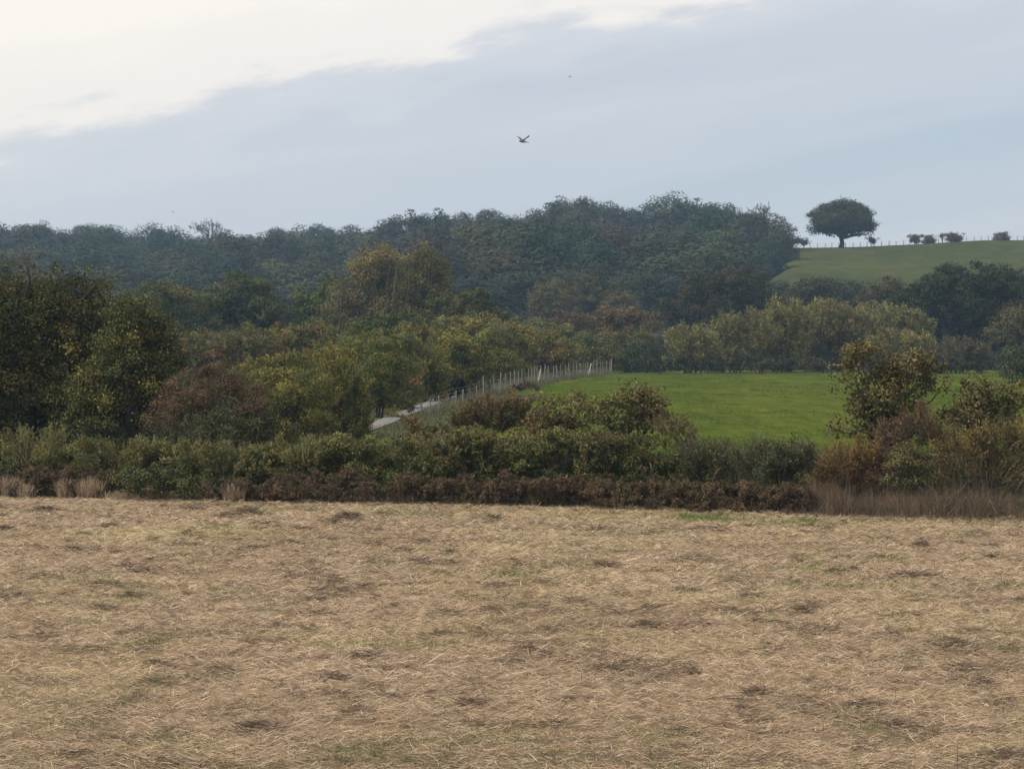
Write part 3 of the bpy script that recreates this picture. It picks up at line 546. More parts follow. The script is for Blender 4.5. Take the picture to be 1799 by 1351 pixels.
plant('willow_shrub', 'grey-green willow scrub sloping down from the middle sapling', 'bush', 81.4, 1250, [(1235, 805, 60, 38), (1290, 810, 55, 40), (1240, 845, 75, 34)], 'plume', pal((.075, .09, .05, 4), (.06, .07, .038, 2), (.11, .1, .04, .8)), 2.0, 2.1, sub=.45, stems=6, r0=.014, nl=20, parts=BUSH, twig=(.008, .5, TWIG), gap=.16)
plant('willow_shrub', 'grey-green willow scrub against the meadow left of the orange willow', 'bush', 80.9, 1370, [(1350, 815, 55, 42), (1400, 805, 45, 42), (1375, 845, 70, 36)], 'plume', pal((.07, .088, .052, 4), (.055, .068, .038, 2)), 2.0, 2.1, sub=.45, stems=6, r0=.014, nl=20, parts=BUSH, twig=(.008, .5, TWIG), gap=.16)
plant('willow_shrub', 'orange-yellow willow shrub with reddish stems at the edge of the field', 'bush', 78.2, 1495, [(1470, 815, 34, 44), (1525, 812, 36, 44), (1495, 845, 55, 40), (1435, 840, 22, 34)], 'plume', pal((.095, .078, .032, 3), (.078, .06, .035, 3), (.07, .055, .038, 1.5)), 1.9, 1.7, sub=.5, stems=8, r0=.016, nl=30, parts=BUSH,
      twig=(.009, .8, pal((.16, .09, .06, 2), (.1, .06, .045, 2))), gap=.18, top=pal((.13, .108, .036, 3), (.105, .08, .036, 2)))
plant('oak_sapling', 'tall big-leaved oak sapling standing against the green meadow on the right', 'tree', 80.8, 1555,
      [(1530, 640, 55, 40), (1600, 645, 46, 40), (1550, 690, 82, 46), (1505, 628, 34, 28), (1490, 655, 30, 24), (1560, 740, 70, 40), (1475, 750, 28, 20), (1645, 665, 22, 34), (1455, 745, 16, 14), (1500, 712, 34, 20)], 'clump',
      pal((.07, .068, .03, 4), (.055, .06, .026, 3), (.085, .07, .034, 1.2)), 3.3, 2.3, sub=.26, r0=.07, nl=40, gap=.27, aspect=.7, low=-.8, fork=(.12, .6), top=pal((.088, .07, .034, 2), (.075, .072, .032, 3)))
plant('oak_sapling', 'rusty-leaved oak sapling near the right edge, lower than its tall neighbour', 'tree', 80, 1725,
      [(1700, 685, 34, 30), (1750, 695, 36, 32), (1720, 735, 70, 40), (1790, 700, 26, 34)], 'clump', pal((.075, .062, .033, 3), (.06, .06, .03, 3)), 3.2, 2.2, sub=.32, r0=.06, nl=30, gap=.25, aspect=.7, low=-.8, top=pal((.09, .072, .036, 2), (.075, .07, .034, 1.5)))
plant('rust_shrub', 'reddish-brown shrub between the tall sapling and the orange willow', 'bush', 78.9, 1605, [(1610, 740, 45, 32), (1575, 775, 40, 36), (1640, 770, 40, 36)], 'plume', pal((.085, .06, .045, 3), (.07, .056, .04, 3), (.065, .062, .035, 1.5)), 1.9, 1.8, sub=.45, stems=6, r0=.014, nl=20, parts=BUSH, twig=(.009, .6, TWIG), gap=.16)
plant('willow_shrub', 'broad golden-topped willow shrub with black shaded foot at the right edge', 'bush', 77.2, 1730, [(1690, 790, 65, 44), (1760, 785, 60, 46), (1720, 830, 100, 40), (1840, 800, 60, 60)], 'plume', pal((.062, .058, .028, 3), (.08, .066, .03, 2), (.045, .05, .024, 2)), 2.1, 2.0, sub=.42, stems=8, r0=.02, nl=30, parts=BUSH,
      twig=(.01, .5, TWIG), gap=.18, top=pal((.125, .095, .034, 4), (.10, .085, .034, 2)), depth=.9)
plant('hedge_shrub', 'mixed green shrub between the orange willow and the golden-topped willow', 'bush', 77.8, 1600, [(1590, 815, 40, 34), (1620, 840, 45, 30), (1575, 850, 35, 26)], 'clump', pal((.065, .068, .032, 3), (.085, .075, .035, 2)), 2.4, 2.0, sub=.4, stems=5, r0=.014, nl=20, parts=BUSH, twig=(.009, .5, TWIG), gap=.2)

# ------------------------------------------------------------------ dry grass
def blades(x, y, z, h, w, lean, cols, bend=.35):
    n = len(x); az = rng.uniform(0, 2*math.pi, n); P = np.stack([x, y, z], 1)
    dirh = np.stack([np.cos(az), np.sin(az), np.zeros(n)], 1); up = np.array([0, 0, 1.])
    ln = (lean*np.abs(rng.normal(size=n)))[:, None]; h = h[:, None]
    a2 = rng.uniform(0, 2*math.pi, n); side = np.stack([np.cos(a2), np.sin(a2), np.zeros(n)], 1)*np.asarray(w).reshape(-1, 1)*.5
    P1 = P+(up*.55+dirh*ln*.45)*h; P2 = P+(up*(1-bend*ln)+dirh*ln*1.3)*h
    V = np.stack([P-side, P+side, P1-side*.8, P1+side*.8, P2-side*.25, P2+side*.25], 1).reshape(-1, 3); b = np.arange(n)[:, None]*6
    Q = np.stack([b+[[0, 1, 3, 2]], b+[[2, 3, 5, 4]]], 1).reshape(-1, 4)
    return V, Q, np.repeat(cols, 6, 0)
for k, (px, w, h, lab) in enumerate([(15, 22, .62, 'pale dry grass tuft at the left edge of the field'), (118, 14, .55, 'narrow pale dry grass tuft, second from the left edge'), (160, 20, .62, 'tall pale dry grass tuft with fine stalks, third from the left edge'),
        (45, 12, .42, 'short pale dry grass tuft between the first two tufts'), (213, 26, .3, 'low spreading dry grass tuft right of the tall one'), (412, 16, .5, 'single pale dry grass tuft in front of the green bramble patch')]):
    x = (px-CX)/F*83; d = float(hedge_y(x))-1.0; x = (px-CX)/F*d; n = 620
    r = w/F*d*.55; bx = np.clip(rng.normal(size=n), -1.9, 1.9)*r; by = np.clip(rng.normal(size=n), -1.9, 1.9)*r*.6; cc = pal_pick(pal((.5, .39, .27, 3), (.38, .29, .19, 2), (.6, .5, .36, 1)), n)*rng.uniform(.7, 1.2, (n, 1))
    z0 = g1(x, d); o = link('grass_tuft', mesh_np('grass_tuft', *blades(bx, by, np.zeros(n)-.02, h*rng.uniform(.4, 1.25, n), .013, .32, cc)), M_dry, None, (x, d, z0))
    tag(o, lab, 'grass tuft', 'dry grass tufts at the foot of the hedge')
def strip_grass(name, n, px0, px1, dfun, spread, h0, h1, pl, wd, lean=.35, label=None):
    px = rng.uniform(px0, px1, n); x = (px-CX)/F*80; d = dfun(x)+rng.normal(size=n)*spread; x = (px-CX)/F*d
    m = np.clip((fbm(px/26, d*1.2, 12, 4)-.5)*2.4+.5, .03, 1.1); h = rng.uniform(h0, h1, n)*(.15+1.5*m**1.3); cc = pal_pick(pl, n)*rng.uniform(.65, 1.3, (n, 1))
    o = link(name, mesh_np(name, *blades(x, d, gz(x, d)-.02, h, wd, lean, cc)), M_dry); tag(o, kind='stuff')
strip_grass('dry_grass_fringe', 26000, -150, 1430, lambda x: hedge_y(x)+.1, .28, .08, .32, pal((.3, .22, .14, 3), (.2, .14, .09, 3), (.1, .11, .045, 2)), .009)
strip_grass('rust_grass', 40000, 1385, 2000, lambda x: hedge_y(x)+.9 , 1.1, .2, .7, pal((.17, .12, .085, 3), (.13, .09, .065, 3), (.24, .175, .12, 1.6), (.09, .10, .045, 1.8)), .009, .8)
strip_grass('reddish_grass', 6500, 1425, 1580, lambda x: hedge_y(x)+.9, .4, .3, .85, pal((.24, .16, .10, 3), (.18, .12, .08, 3), (.28, .2, .13, 1)), .008, .6)
# rough grass in the strip behind the hedge and beside the path
n = 90000; d = rng.uniform(88, 330, n)**1; x = fence_x(d)+rng.uniform(-6.5, 1, n)+np.where(rng.random(n) < .5, 0, np.where(d < 190, 3, 0)); keep = np.abs(x-np.interp(d, PATH[:, 0], PATH[:, 1])) > .85; x, d = x[keep], d[keep]
cc = pal_pick(pal((.09, .11, .04, 3), (.13, .12, .06, 3), (.2, .16, .1, 2)), len(x))*rng.uniform(.7, 1.3, (len(x), 1))
m = vnoise(x*.8, d*.5, 44)
tag(link('verge_weeds', mesh_np('verge_weeds', *blades(x, d, gz(x, d)-.02, (.1+.42*m)*rng.uniform(.5, 1.2, len(x)), .03, .4, cc)), M_leaf), kind='stuff')
def undergrowth(name, n, px0, px1, d0, d1, h, pl, w, cond=None):
    px = rng.uniform(px0, px1, n); d = rng.uniform(d0, d1, n); x = (px-CX)/F*d
    if cond is not None: k_ = cond(x, d); x, d = x[k_], d[k_]
    m = .4+vnoise(x*.6, d*.3, 61)*1.1; cc = pal_pick(pl, len(x))*rng.uniform(.6, 1.3, (len(x), 1))
    tag(link(name, mesh_np(name, *blades(x, d, gz(x, d)-.02, h*m*rng.uniform(.5, 1.2, len(x)), w, .4, cc)), M_leaf), kind='stuff')
undergrowth('undergrowth', 60000, -200, 2000, 84.5, 97, .9, pal((.05, .06, .025, 3), (.08, .075, .035, 2), (.10, .07, .045, 1)), .035, lambda x, d: (d > hedge_y(x)+3))
undergrowth('far_undergrowth', 90000, -200, 2100, 352, 440, 2.0, pal((.03, .038, .018, 3), (.05, .05, .025, 2)), .25)
undergrowth('thicket_undergrowth', 60000, -200, 900, 97, 330, 1.4, pal((.04, .05, .02, 3), (.07, .07, .03, 2)), .10, lambda x, d: x < fence_x(d)-5.5)
# meadow tussocks: short grass, a little longer in places
n = 150000; t_ = rng.random(n); d = 95+(330-95)*t_**.8; px = rng.uniform(820, 2000, n); x = (px-CX)/F*d; keep = x > fence_x(d)+.6; x, d = x[keep], d[keep]
m = fbm(x*.5, d*.16, 51, 3); cc = pal_pick(pal((.066, .093, .014, 3), (.085, .112, .018, 3), (.032, .046, .008, 2.5), (.12, .115, .04, 1)), len(x))*rng.uniform(.75, 1.25, (len(x), 1))
tag(link('meadow_grass', mesh_np('meadow_grass', *blades(x, d, gz(x, d)-.01, (.03+.30*np.clip(m-.45, 0, 1))*rng.uniform(.6, 1.4, len(x)), .02, .6, cc)), M_leaf), kind='stuff')

# ------------------------------------------------------------------ mown straw of the field
def straw():
    out = []
    for d0, d1, dens, wd, ln in [(22, 36, 1500, .0052, (.05, .22)), (36, 50, 1000, .0066, (.06, .24)), (50, 66, 700, .0085, (.07, .26)), (66, 88, 480, .0105, (.08, .28))]:
        A = .235*2*(d1*d1-d0*d0)/2; n = int(A*dens); d = np.sqrt(rng.uniform(d0*d0, d1*d1, n)); x = rng.uniform(-.235, .235, n)*d
        keep = (d < hedge_y(x)+.6) & (rng.random(len(x)) < .38+1.5*(vnoise(x*6, d*4.2, 101)*.6+vnoise(x*14, d*10, 103)*.4-.15)); x, d = x[keep], d[keep]
        lh, ld = lumps(x, d); ex = rng.random(len(x)) < .0
        n2 = int(n*.22); li = rng.choice(len(LUMPS), n2*2, p=(LUMPS[:, 2]*LUMPS[:, 3])/(LUMPS[:, 2]*LUMPS[:, 3]).sum())
        lx = LUMPS[li, 0]+rng.normal(size=len(li))*LUMPS[li, 2]*.55; ly = LUMPS[li, 1]+rng.normal(size=len(li))*LUMPS[li, 3]*.55
        k2 = (ly > d0) & (ly < d1) & (ly < hedge_y(lx)+.5); lx, ly = lx[k2], ly[k2]
        x = np.r_[x, lx]; d = np.r_[d, ly]; lh, ld = lumps(x, d); n = len(x)
        g = gz(x, d)
        az = rng.uniform(0, 2*math.pi, n); sw = rng.random(n) < .55; az[sw] = rng.normal(size=sw.sum())*.38+.1+math.pi*(rng.random(sw.sum()) < .5)
        pit = np.abs(rng.normal(size=n))*.22; L = rng.uniform(*ln, n)
        stand = rng.random(n) < .27; pit[stand] = rng.uniform(.5, 1.5, stand.sum()); L[stand] *= .38
        # colour regions
        yel = np.clip((fbm(x*.3, d*.22, 97, 4)-.55)*3, 0, .22); grn = np.zeros(n)
        for (px, py, w, h, k) in [(330, 941, 220, 8, .9), (880, 967, 160, 8, .5), (1100, 966, 90, 6, .5), (1430, 1003, 60, 5, .5), (1060, 905, 300, 12, .55), (1500, 925, 330, 12, .35), (1200, 1050, 120, 14, .4), (1250, 1060, 60, 8, .3), (180, 1030, 40, 8, .35), (1600, 1060, 120, 14, .35)]:
            dc = dfield(py); yel = np.maximum(yel, k*np.exp(-(((x-(px-CX)/F*dc)/(w/F*dc))**2+((d-dc)/(EYE*F/(py-h-YH)-dc+.2))**2)))
        for (px, py, w, h, k) in [(1240, 912, 62, 5, 1.6), (1380, 920, 70, 4, .8), (640, 1322, 80, 14, .8), (760, 1305, 90, 12, .5), (1150, 1295, 60, 14, .4), (1480, 1262, 50, 14, .3), (115, 1278, 60, 10, .5), (230, 1240, 60, 10, .25), (60, 1340, 60, 10, .3), (700, 1340, 120, 10, .4), (160, 1028, 40, 6, .35), (60, 1290, 40, 9, .4)]:
            dc = dfield(py); grn = np.maximum(grn, k*np.exp(-(((x-(px-CX)/F*dc)/(w/F*dc))**2+((d-dc)/(EYE*F/(py-h-YH)-dc+.1))**2)))
        nz = fbm(x*1.1, d*.8, 71, 4); grn = np.maximum(grn, np.clip((fbm(x*.8, d*.55, 90, 4)-.62)*3.4, 0, .4))*np.clip(.5+nz*1.2, 0, 1.2)
        dkr = np.clip((fbm(x*2.2, d*1.6, 75, 4)-.52)*2.4, 0, .4)
        u = rng.random(n)
        cols = pal_pick(pal((.54, .40, .26, 4), (.60, .485, .31, 2.8), (.45, .35, .21, 3), (.62, .54, .38, 1), (.28, .215, .15, 1.3), (.52, .375, .25, 1.6)), n)
        dkc = pal_pick(pal((.15, .11, .08, 3), (.22, .165, .115, 2), (.09, .068, .05, 1.5)), n)
        m = rng.random(n) < (.10+dkr+ld*.85); cols[m] = dkc[m]  # on lumps: old hay and the pile's shaded side, both as dark blade colour
        m = rng.random(n) < yel*.75; cols[m] = pal_pick(pal((.50, .43, .2, 2), (.58, .48, .26, 2), (.40, .38, .17, 1)), int(m.sum()))
        m = rng.random(n) < grn; cols[m] = pal_pick(pal((.15, .20, .05, 2), (.21, .25, .08, 2), (.11, .155, .04, 1)), int(m.sum())); pit[m] = rng.uniform(.6, 1.5, m.sum()); L[m] *= .6
        cols *= rng.uniform(.78, 1.25, (n, 1))*np.array([1.06, 1.03, 1.07])
        tone = (fbm(x*.35, d*.2, 33, 3)-.5); cols *= (1+tone[:, None]*np.array([.34, .38, .44]))
        D = np.stack([np.cos(az)*np.cos(pit), np.sin(az)*np.cos(pit), np.sin(pit)], 1); P = np.stack([x, d, g+lh+rng.random(n)**1.6*(.035+lh*.25)+.004], 1)
        P[:, 2] -= np.where(stand | m, .03, 0)
        roll = rng.uniform(0, math.pi, n)[:, None]; S1 = unit(np.cross(D, np.array([0, 0, 1.])+rng.normal(size=(n, 3))*.01)); S2 = np.cross(D, S1)
        side = (S1*np.cos(roll)+S2*np.sin(roll))*(wd*rng.uniform(.5, 1.4, n)*.5)[:, None]
        bd = rng.normal(size=(n, 3))*(L*.055)[:, None]; bd[:, 2] = np.abs(bd[:, 2])
        Lc = L[:, None]; P1 = P+D*Lc*.5+bd; P2 = P+D*Lc+rng.normal(size=(n, 3))*(L*.05)[:, None]
        P2[:, 2] = np.maximum(P2[:, 2], g+.004)
        V = np.stack([P-side*.8, P+side*.8, P1-side, P1+side, P2-side*.3, P2+side*.3], 1).reshape(-1, 3); b = np.arange(n)[:, None]*6
        Q = np.stack([b+[[0, 1, 3, 2]], b+[[2, 3, 5, 4]]], 1).reshape(-1, 4); out.append((V, Q, np.repeat(cols, 6, 0)))
    return merge(out)
tag(link('straw', mesh_np('straw', *straw()), M_straw), kind='stuff')
# a few upright dead stalks in the field
n = 900; d = rng.uniform(27, 80, n); x = rng.uniform(-.22, .22, n)*d
tag(link('dead_stalks', mesh_np('dead_stalks', *blades(x, d, gz(x, d), rng.uniform(.10, .32, n), .006, .35, pal_pick(pal((.13, .09, .07, 2), (.32, .24, .16, 1)), n))), M_straw), kind='stuff')

# ------------------------------------------------------------------ fence beside the path
M_post = noise_mat('weathered_post', [(.3, (.14, .125, .10)), (.5, (.23, .21, .17)), (.7, (.33, .31, .26))], 6, 6, .9, .004, aniso=(3, 3, .6))
M_white = noise_mat('pale_strut', [(.3, (.32, .31, .27)), (.7, (.48, .46, .42))], 8, 5, .85)
M_wire = noise_mat('galvanised_wire', [(.3, (.16, .16, .155)), (.7, (.26, .26, .25))], 20, 3, .5)
def post_mesh(h, r):
    pr = []; k = 6
    A = np.array([[0, 0, -.3], [0, 0, h-.04]]); B = np.array([[.012, 0, h-.04], [.014, .004, h]])
    v, q, c = segtubes(np.array([[0, 0, -.3]]), np.array([[.008, .004, h]]), r*1.05, r*.95, np.ones((1, 3)))
    v2, q2, c2 = segtubes(np.array([[.008, .004, h]]), np.array([[.01, .004, h+.03]]), r*.95, .01, np.ones((1, 3)))
    return merge([(v, q, c), (v2, q2, c2)])
PM = [mesh_np('post', *post_mesh(1.28+.05*i, .05+.006*i)) for i in range(3)]
for m_ in PM: m_.materials.append(M_post)
fd = [149.]
while fd[-1] < 318: fd.append(fd[-1]+rng.uniform(3.3, 4.1)*(1 if fd[-1] > 205 else 1.25))
fr = empty('post_and_wire_fence', (float(fence_x(149)), 149, g1(float(fence_x(149)), 149)))
tag(fr, 'long fence of thin pale posts and wire between the gravel path and the meadow', 'fence')
fx0, fy0, fz0 = fr.location; tops = []
for i, d in enumerate(fd):
    x = float(fence_x(d)); z = g1(x, d); o = link('post', PM[i % 3], None, fr, (x-fx0, d-fy0, z-fz0)); o.rotation_euler = (rng.normal()*.03, rng.normal()*.045, rng.uniform(0, 3)); hs = .62 if d < 182 else 1.0; o.scale = (.75, .75, rng.uniform(.93, 1.08)*hs); tops.append((x-fx0, d-fy0, z-fz0-(1-hs)*.5))
x, d = float(fence_x(319.5)), 319.5; o = link('post', mesh_np('strainer_post', *post_mesh(1.6, .09)), M_post, fr, (x-fx0, d-fy0, g1(x, d)-fz0)); tops.append((x-fx0, d-fy0, g1(x, d)-fz0))
for d, dx, h in ((236, -.35, 1.2), (289, .05, 1.3)):
    x = float(fence_x(d))+.25; z = g1(x, d)
    link('strut', mesh_np('strut', *segtubes(np.array([[x-fx0-.12, d-fy0-.6, z-fz0-.1]]), np.array([[x-fx0+.25+dx*.3, d-fy0+.3, z-fz0+h]]), 0.055, .045, np.ones((1, 3)))), M_white, fr)
tp = np.array(tops)
for h in (1.0, 1.18):
    A = tp[:-1]+[0, -.05, h]; B = tp[1:]+[0, -.05, h]; link('wire', mesh_np('wire', *segtubes(A, B, .006, .006, np.ones((len(A), 3)))), M_wire, fr)
A = np.concatenate([tp[:-1]*(1-t)+tp[1:]*t for t in np.linspace(0, 1, 14)[:-1]]); link('netting', mesh_np('netting', *merge([segtubes(A+[0, -.05, .05], A+[0, -.05, .78], .004, .004, np.ones((len(A), 3)))]+[segtubes(tp[:-1]+[0, -.05, h], tp[1:]+[0, -.05, h], .005, .005, np.ones((len(tp)-1, 3))) for h in (.08, .25, .42, .6, .77)])), M_wire, fr)

# ------------------------------------------------------------------ black cow on the path
def skin_obj(name, verts, edges, radii, mat, root=0, sub=2, parent=None, loc=(0, 0, 0)):
    me = bpy.data.meshes.new(name); me.from_pydata(verts, edges, []); o = link(name, me, mat, parent, loc)
    sk = o.modifiers.new('skin', 'SKIN'); sk.use_smooth_shade = True
    for i, r in enumerate(radii):
        sv = me.skin_vertices[0].data[i]; sv.radius = r if isinstance(r, tuple) else (r, r); sv.use_root = (i == root)
    ss = o.modifiers.new('sub', 'SUBSURF'); ss.levels = sub; ss.render_levels = sub
    return o
M_black = noise_mat('black_hide', [(.3, (.004, .004, .005)), (.7, (.010, .009, .009))], 5, 5, .9, .003, spec=.05)
# along local -x the animal faces left; y to the side
cv = [(.55, 0, 1.02), (.75, 0, 1.08), (.2, 0, 1.04), (-.2, 0, 1.02), (-.55, 0, 1.0), (-.8, 0, 1.02), (-1.0, 0, .98), (-1.15, 0, .93), (-1.38, 0, .82),
      (.6, .2, .8), (.72, .2, .5), (.78, .2, .28), (.74, .2, .03), (.55, -.2, .8), (.62, -.22, .5), (.68, -.22, .28), (.64, -.22, .03),
      (-.52, .19, .75), (-.56, .18, .45), (-.54, .18, .25), (-.55, .18, .03), (-.5, -.19, .75), (-.66, -.2, .45), (-.74, -.2, .25), (-.78, -.2, .03),
      (.9, 0, 1.12), (.97, 0, .9), (.98, 0, .5), (-1.1, .16, 1.02), (-1.1, -.16, 1.02), (-1.05, .2, 1.05), (-1.05, -.2, 1.05)]
ce = [(0, 1), (0, 2), (2, 3), (3, 4), (4, 5), (5, 6), (6, 7), (7, 8), (0, 9), (9, 10), (10, 11), (11, 12), (0, 13), (13, 14), (14, 15), (15, 16), (4, 17), (17, 18), (18, 19), (19, 20), (4, 21), (21, 22), (22, 23), (23, 24), (1, 25), (25, 26), (26, 27), (6, 28), (6, 29), (28, 30), (29, 31)]
cr = [(.34, .36), .24, (.33, .38), (.32, .38), (.27, .34), .22, .17, .14, .1, .19, .13, .09, .09, .19, .13, .09, .09, .15, .11, .085, .09, .15, .11, .085, .09, .05, .03, .045, .04, .04, .02, .02]
cx_, cd = -4.05, 180.0
cow = skin_obj('cow', cv, ce, cr, M_black, 0, 2, None, (cx_+.45, cd, g1(cx_, cd)+.02)); cow.rotation_euler = (0, 0, math.radians(-48)); cow.scale = (1.05, 1.1, 1.04)
tag(cow, 'black cow standing on the gravel path behind the fence posts', 'cow')

# ------------------------------------------------------------------ birds
M_bird = noise_mat('brown_plumage', [(.3, (.10, .085, .07)), (.7, (.2, .165, .13))], 12, 4, .8)
M_pale = noise_mat('pale_plumage', [(.3, (.45, .42, .36)), (.7, (.6, .56, .5))], 12, 4, .8)
def bird(name, label, px, py, d, s=1.0, detail=True):
    X_, Y_, Z_ = at(px, py, d); r = empty(name, (X_, Y_, Z_)); tag(r, label, 'bird')
    bv = [(-.17, 0, .02), (-.13, 0, .02), (-.07, 0, 0), (.02, 0, -.01), (.1, 0, -.015), (.2, 0, -.03), (.30, 0, -.05)]
    o = skin_obj('body', [tuple(c*s for c in v) for v in bv], [(i, i+1) for i in range(6)], [.014*s, .03*s, .045*s, .05*s, .035*s, (.03*s, .018*s), (.04*s, .008*s)], M_bird, 3, 2, r)
    for sg, tip, mt in ((1, (.30, .1, .27), M_bird), (-1, (-.26, -.15, .2), M_pale)):
        w = np.array([[-.06, .0, .02], [.06, 0, .01], [.03, .01, .09], [.14, .03, .10], [.15, .05, .17], [.23, .06, .17], [tip[0]-.02, tip[1], tip[2]+.015], [tip[0]+.01, tip[1], tip[2]-.05]]) if sg > 0 else \
            np.array([[-.06, -.0, .02], [.05, 0, .02], [-.12, -.06, .09], [-.01, -.05, .10], [-.18, -.1, .15], [-.08, -.09, .16], [tip[0], tip[1], tip[2]+.01], [tip[0]+.03, tip[1], tip[2]+.03]])
        w = w*s; th = np.array([0, .012*s, .006*s]); V = np.concatenate([w, w+th]); Q = []
        for i in range(3): a = 2*i; Q += [[a, a+1, a+3, a+2], [a+8, a+10, a+11, a+9], [a, a+2, a+10, a+8], [a+1, a+9, a+11, a+3]]
        Q += [[0, 8, 9, 1], [6, 7, 15, 14]]
        link('wing', mesh_np('wing', V, np.array(Q)), mt, r)
    return r
bird('kestrel', 'small hawk hovering with raised wings in the middle of the sky', 918, 249, 128, 1.0)
bird('distant_bird', 'tiny bird speck high in the sky right of the hovering hawk', 1001, 136, 420, .75)
bird('distant_bird', 'tiny bird speck low in the sky above the bare tree on the left ridge', 303, 373, 520, .75)

# ------------------------------------------------------------------ hill woods
def hill_proto(seed, w, h, lobesn, pl, K, style='clump', low=-.2):
    env = [((0, 0, h*.50), (w*.40, w*.38, h*.44)), ((0, 0, h*.22), (w*.44, w*.44, h*.26))]
    for i in range(lobesn):
        a = rng.uniform(0, 2*math.pi); r = rng.uniform(.35, .8)*w*.5; zz = rng.uniform(.2, .72)*h
        env.append(((math.cos(a)*r, math.sin(a)*r, zz), (w*rng.uniform(.15, .24),)*2+(h*rng.uniform(.13, .22),)))
    lv, tw, C = foliage(env, .33, K, style, pl, .5, .8, .8, None, 0, .25, low, tuft=4, tsig=.45, nj=.12, tvar=.08)
    cm = mesh_np('crown', *lv); cm.materials.append(M_far)
    tm = mesh_np('trunk', *limbs(C, h, .35, 8, (.2, .4))); tm.materials.append(M_wood)
    return cm, tm
NEU = pal((.10, .10, .10, 3), (.09, .09, .09, 2), (.112, .112, .108, 1))
PROT = [hill_proto(i, 13+rng.uniform(-1, 2), 13+rng.uniform(-1.5, 1.5), 11, NEU, 26000, low=-.6) for i in range(8)]
KINDS_H = {'green': (.48, .64, .34), 'olive': (.70, .76, .37), 'brown': (.62, .56, .42), 'teal': (.40, .57, .38), 'gold': (.86, .80, .40)}
n_h = 0
def hill_tree(px, d, w, h, tint, label, group, pi=None, name='wood_tree'):
    global n_h
    cm, tm = PROT[rng.integers(len(PROT)) if pi is None else pi]; x = (px-CX)/F*d; z = g1(x, d)-.3
    r = empty(name, (x, d, z)); tag(r, label, 'tree', group); r.rotation_euler = (0, 0, rng.uniform(0, 6.28)); r.scale = (w/13, w/13, h/13)
    c = link('crown', cm, None, r); c.color = (*[float(t*rng.uniform(.85, 1.18)*s_) for t, s_ in zip(tint, (1, 1, 1))], 1); link('trunk', tm, None, r); n_h += 1
    return r
ZN = {'L': 'on the long left ridge', 'M': 'on the slope of the nearer wooded hill', 'F': 'at the foot of the wooded slope'}
DESC = {'green': 'dark green', 'olive': 'olive green', 'brown': 'brownish', 'teal': 'bluish green', 'gold': 'yellowing'}
def scatter(zone, rows, p0, p1, sp, wmean, hmean, skip=None, wts=(.34, .24, .14, .24, .04)):
    for d in rows:
        px = p0+rng.uniform(0, sp)
        while px < p1:
            dj = d+rng.uniform(-7, 7); k = rng.choice(list(KINDS_H), p=wts)
            if skip is None or not skip(px, dj):
                hill_tree(px, dj, wmean*rng.uniform(.8, 1.3), hmean*rng.uniform(.82, 1.15), KINDS_H[k], f'{DESC[k]} broadleaf tree massed in the wood {ZN[zone]}', f'{DESC[k]} trees {ZN[zone]}')
            px += sp*rng.uniform(.75, 1.25)
scatter('L', [650, 720, 800, 880, 950], -60, 680, 76, 16.5, 13.5)
scatter('L', [1003], -60, 680, 76, 14, 9)
wood_edge = lambda px, d: px > 1370-max(0, (735-d))*.42 or (d > 770 and px > 1345)
scatter('M', [585, 640, 695, 750], 640, 1400, 92, 17, 14.5, wood_edge)
scatter('M', [806], 640, 1400, 88, 15, 11, wood_edge)
scatter('F', [548], 180, 1180, 74, 13, 9.5)
# the skyline of the nearer hill and of the left ridge, tree by tree: (px, top row, width px, kind)
def top_tree(px, top, wpx, d, kind, label, dz=0):
    x = (px-CX)/F*d; z = g1(x, d); h = EYE+(YH-top)/F*d-z; hill_tree(px, d, max(wpx/F*d*1.15, h*.95), max(h, 5)*1.07, KINDS_H[kind], label, None)
SK = [(675, 398, 55, 'brown', 'brownish tree where the nearer hill wood begins, at the dip in the skyline'), (715, 382, 70, 'brown', 'first full round tree on the skyline of the nearer hill'), (765, 379, 70, 'green', 'dark tree on the skyline right of the first full round tree'),
      (815, 378, 66, 'green', 'dark tree on the skyline left of the small skyline gap'), (865, 376, 66, 'brown', 'brown-topped tree on the left side of the skyline gap'), (890, 374, 30, 'brown', 'slim tree on the left lip of the skyline gap'),
      (945, 372, 50, 'green', 'tree on the right side of the skyline gap'), (985, 356, 60, 'brown', 'tree rising towards the highest crown of the nearer hill'), (1018, 342, 66, 'brown', 'highest brown crown on the skyline of the nearer hill'),
      (1065, 349, 50, 'brown', 'tree with see-through top right of the highest crown'), (1105, 372, 50, 'green', 'low dark tree in the saddle right of the highest crown'), (1145, 352, 66, 'olive', 'olive tree on the skyline right of the saddle'), (1190, 350, 62, 'olive', 'second olive tree on the skyline right of the saddle'),
      (1230, 360, 56, 'green', 'dark tree on the skyline between the olive trees and the round dark crown'), (1272, 352, 58, 'green', 'round dark crown on the skyline left of the bare tree'), (1310, 368, 54, 'olive', 'tree under the bare tree on the skyline')]
for i, (px, top, w, k, lab) in enumerate(SK): top_tree(px, top, w, 848+rng.uniform(-6, 6), k, lab)
for px, top, w, d, k, lab in [(1330, 384, 66, 745, 'teal', 'large tree at the shoulder of the wood above the pasture'), (1368, 396, 34, 715, 'green', 'outermost tree of the wood against the sky beside the pasture'), (1343, 424, 70, 690, 'teal', 'big drooping tree at the edge of the hill pasture'), (1322, 458, 60, 660, 'teal', 'lowest tree at the edge of the hill pasture')]:
    top_tree(px, top, w, d, k, lab)
SL = [(-20, 392, 66), (30, 391, 58), (72, 393, 56), (112, 399, 50), (150, 402, 52), (190, 404, 44), (225, 411, 40), (262, 402, 36), (312, 407, 40), (350, 412, 50), (395, 412, 50), (440, 410, 52), (480, 408, 50), (520, 401, 46), (562, 391, 54), (610, 402, 48), (640, 412, 40)]
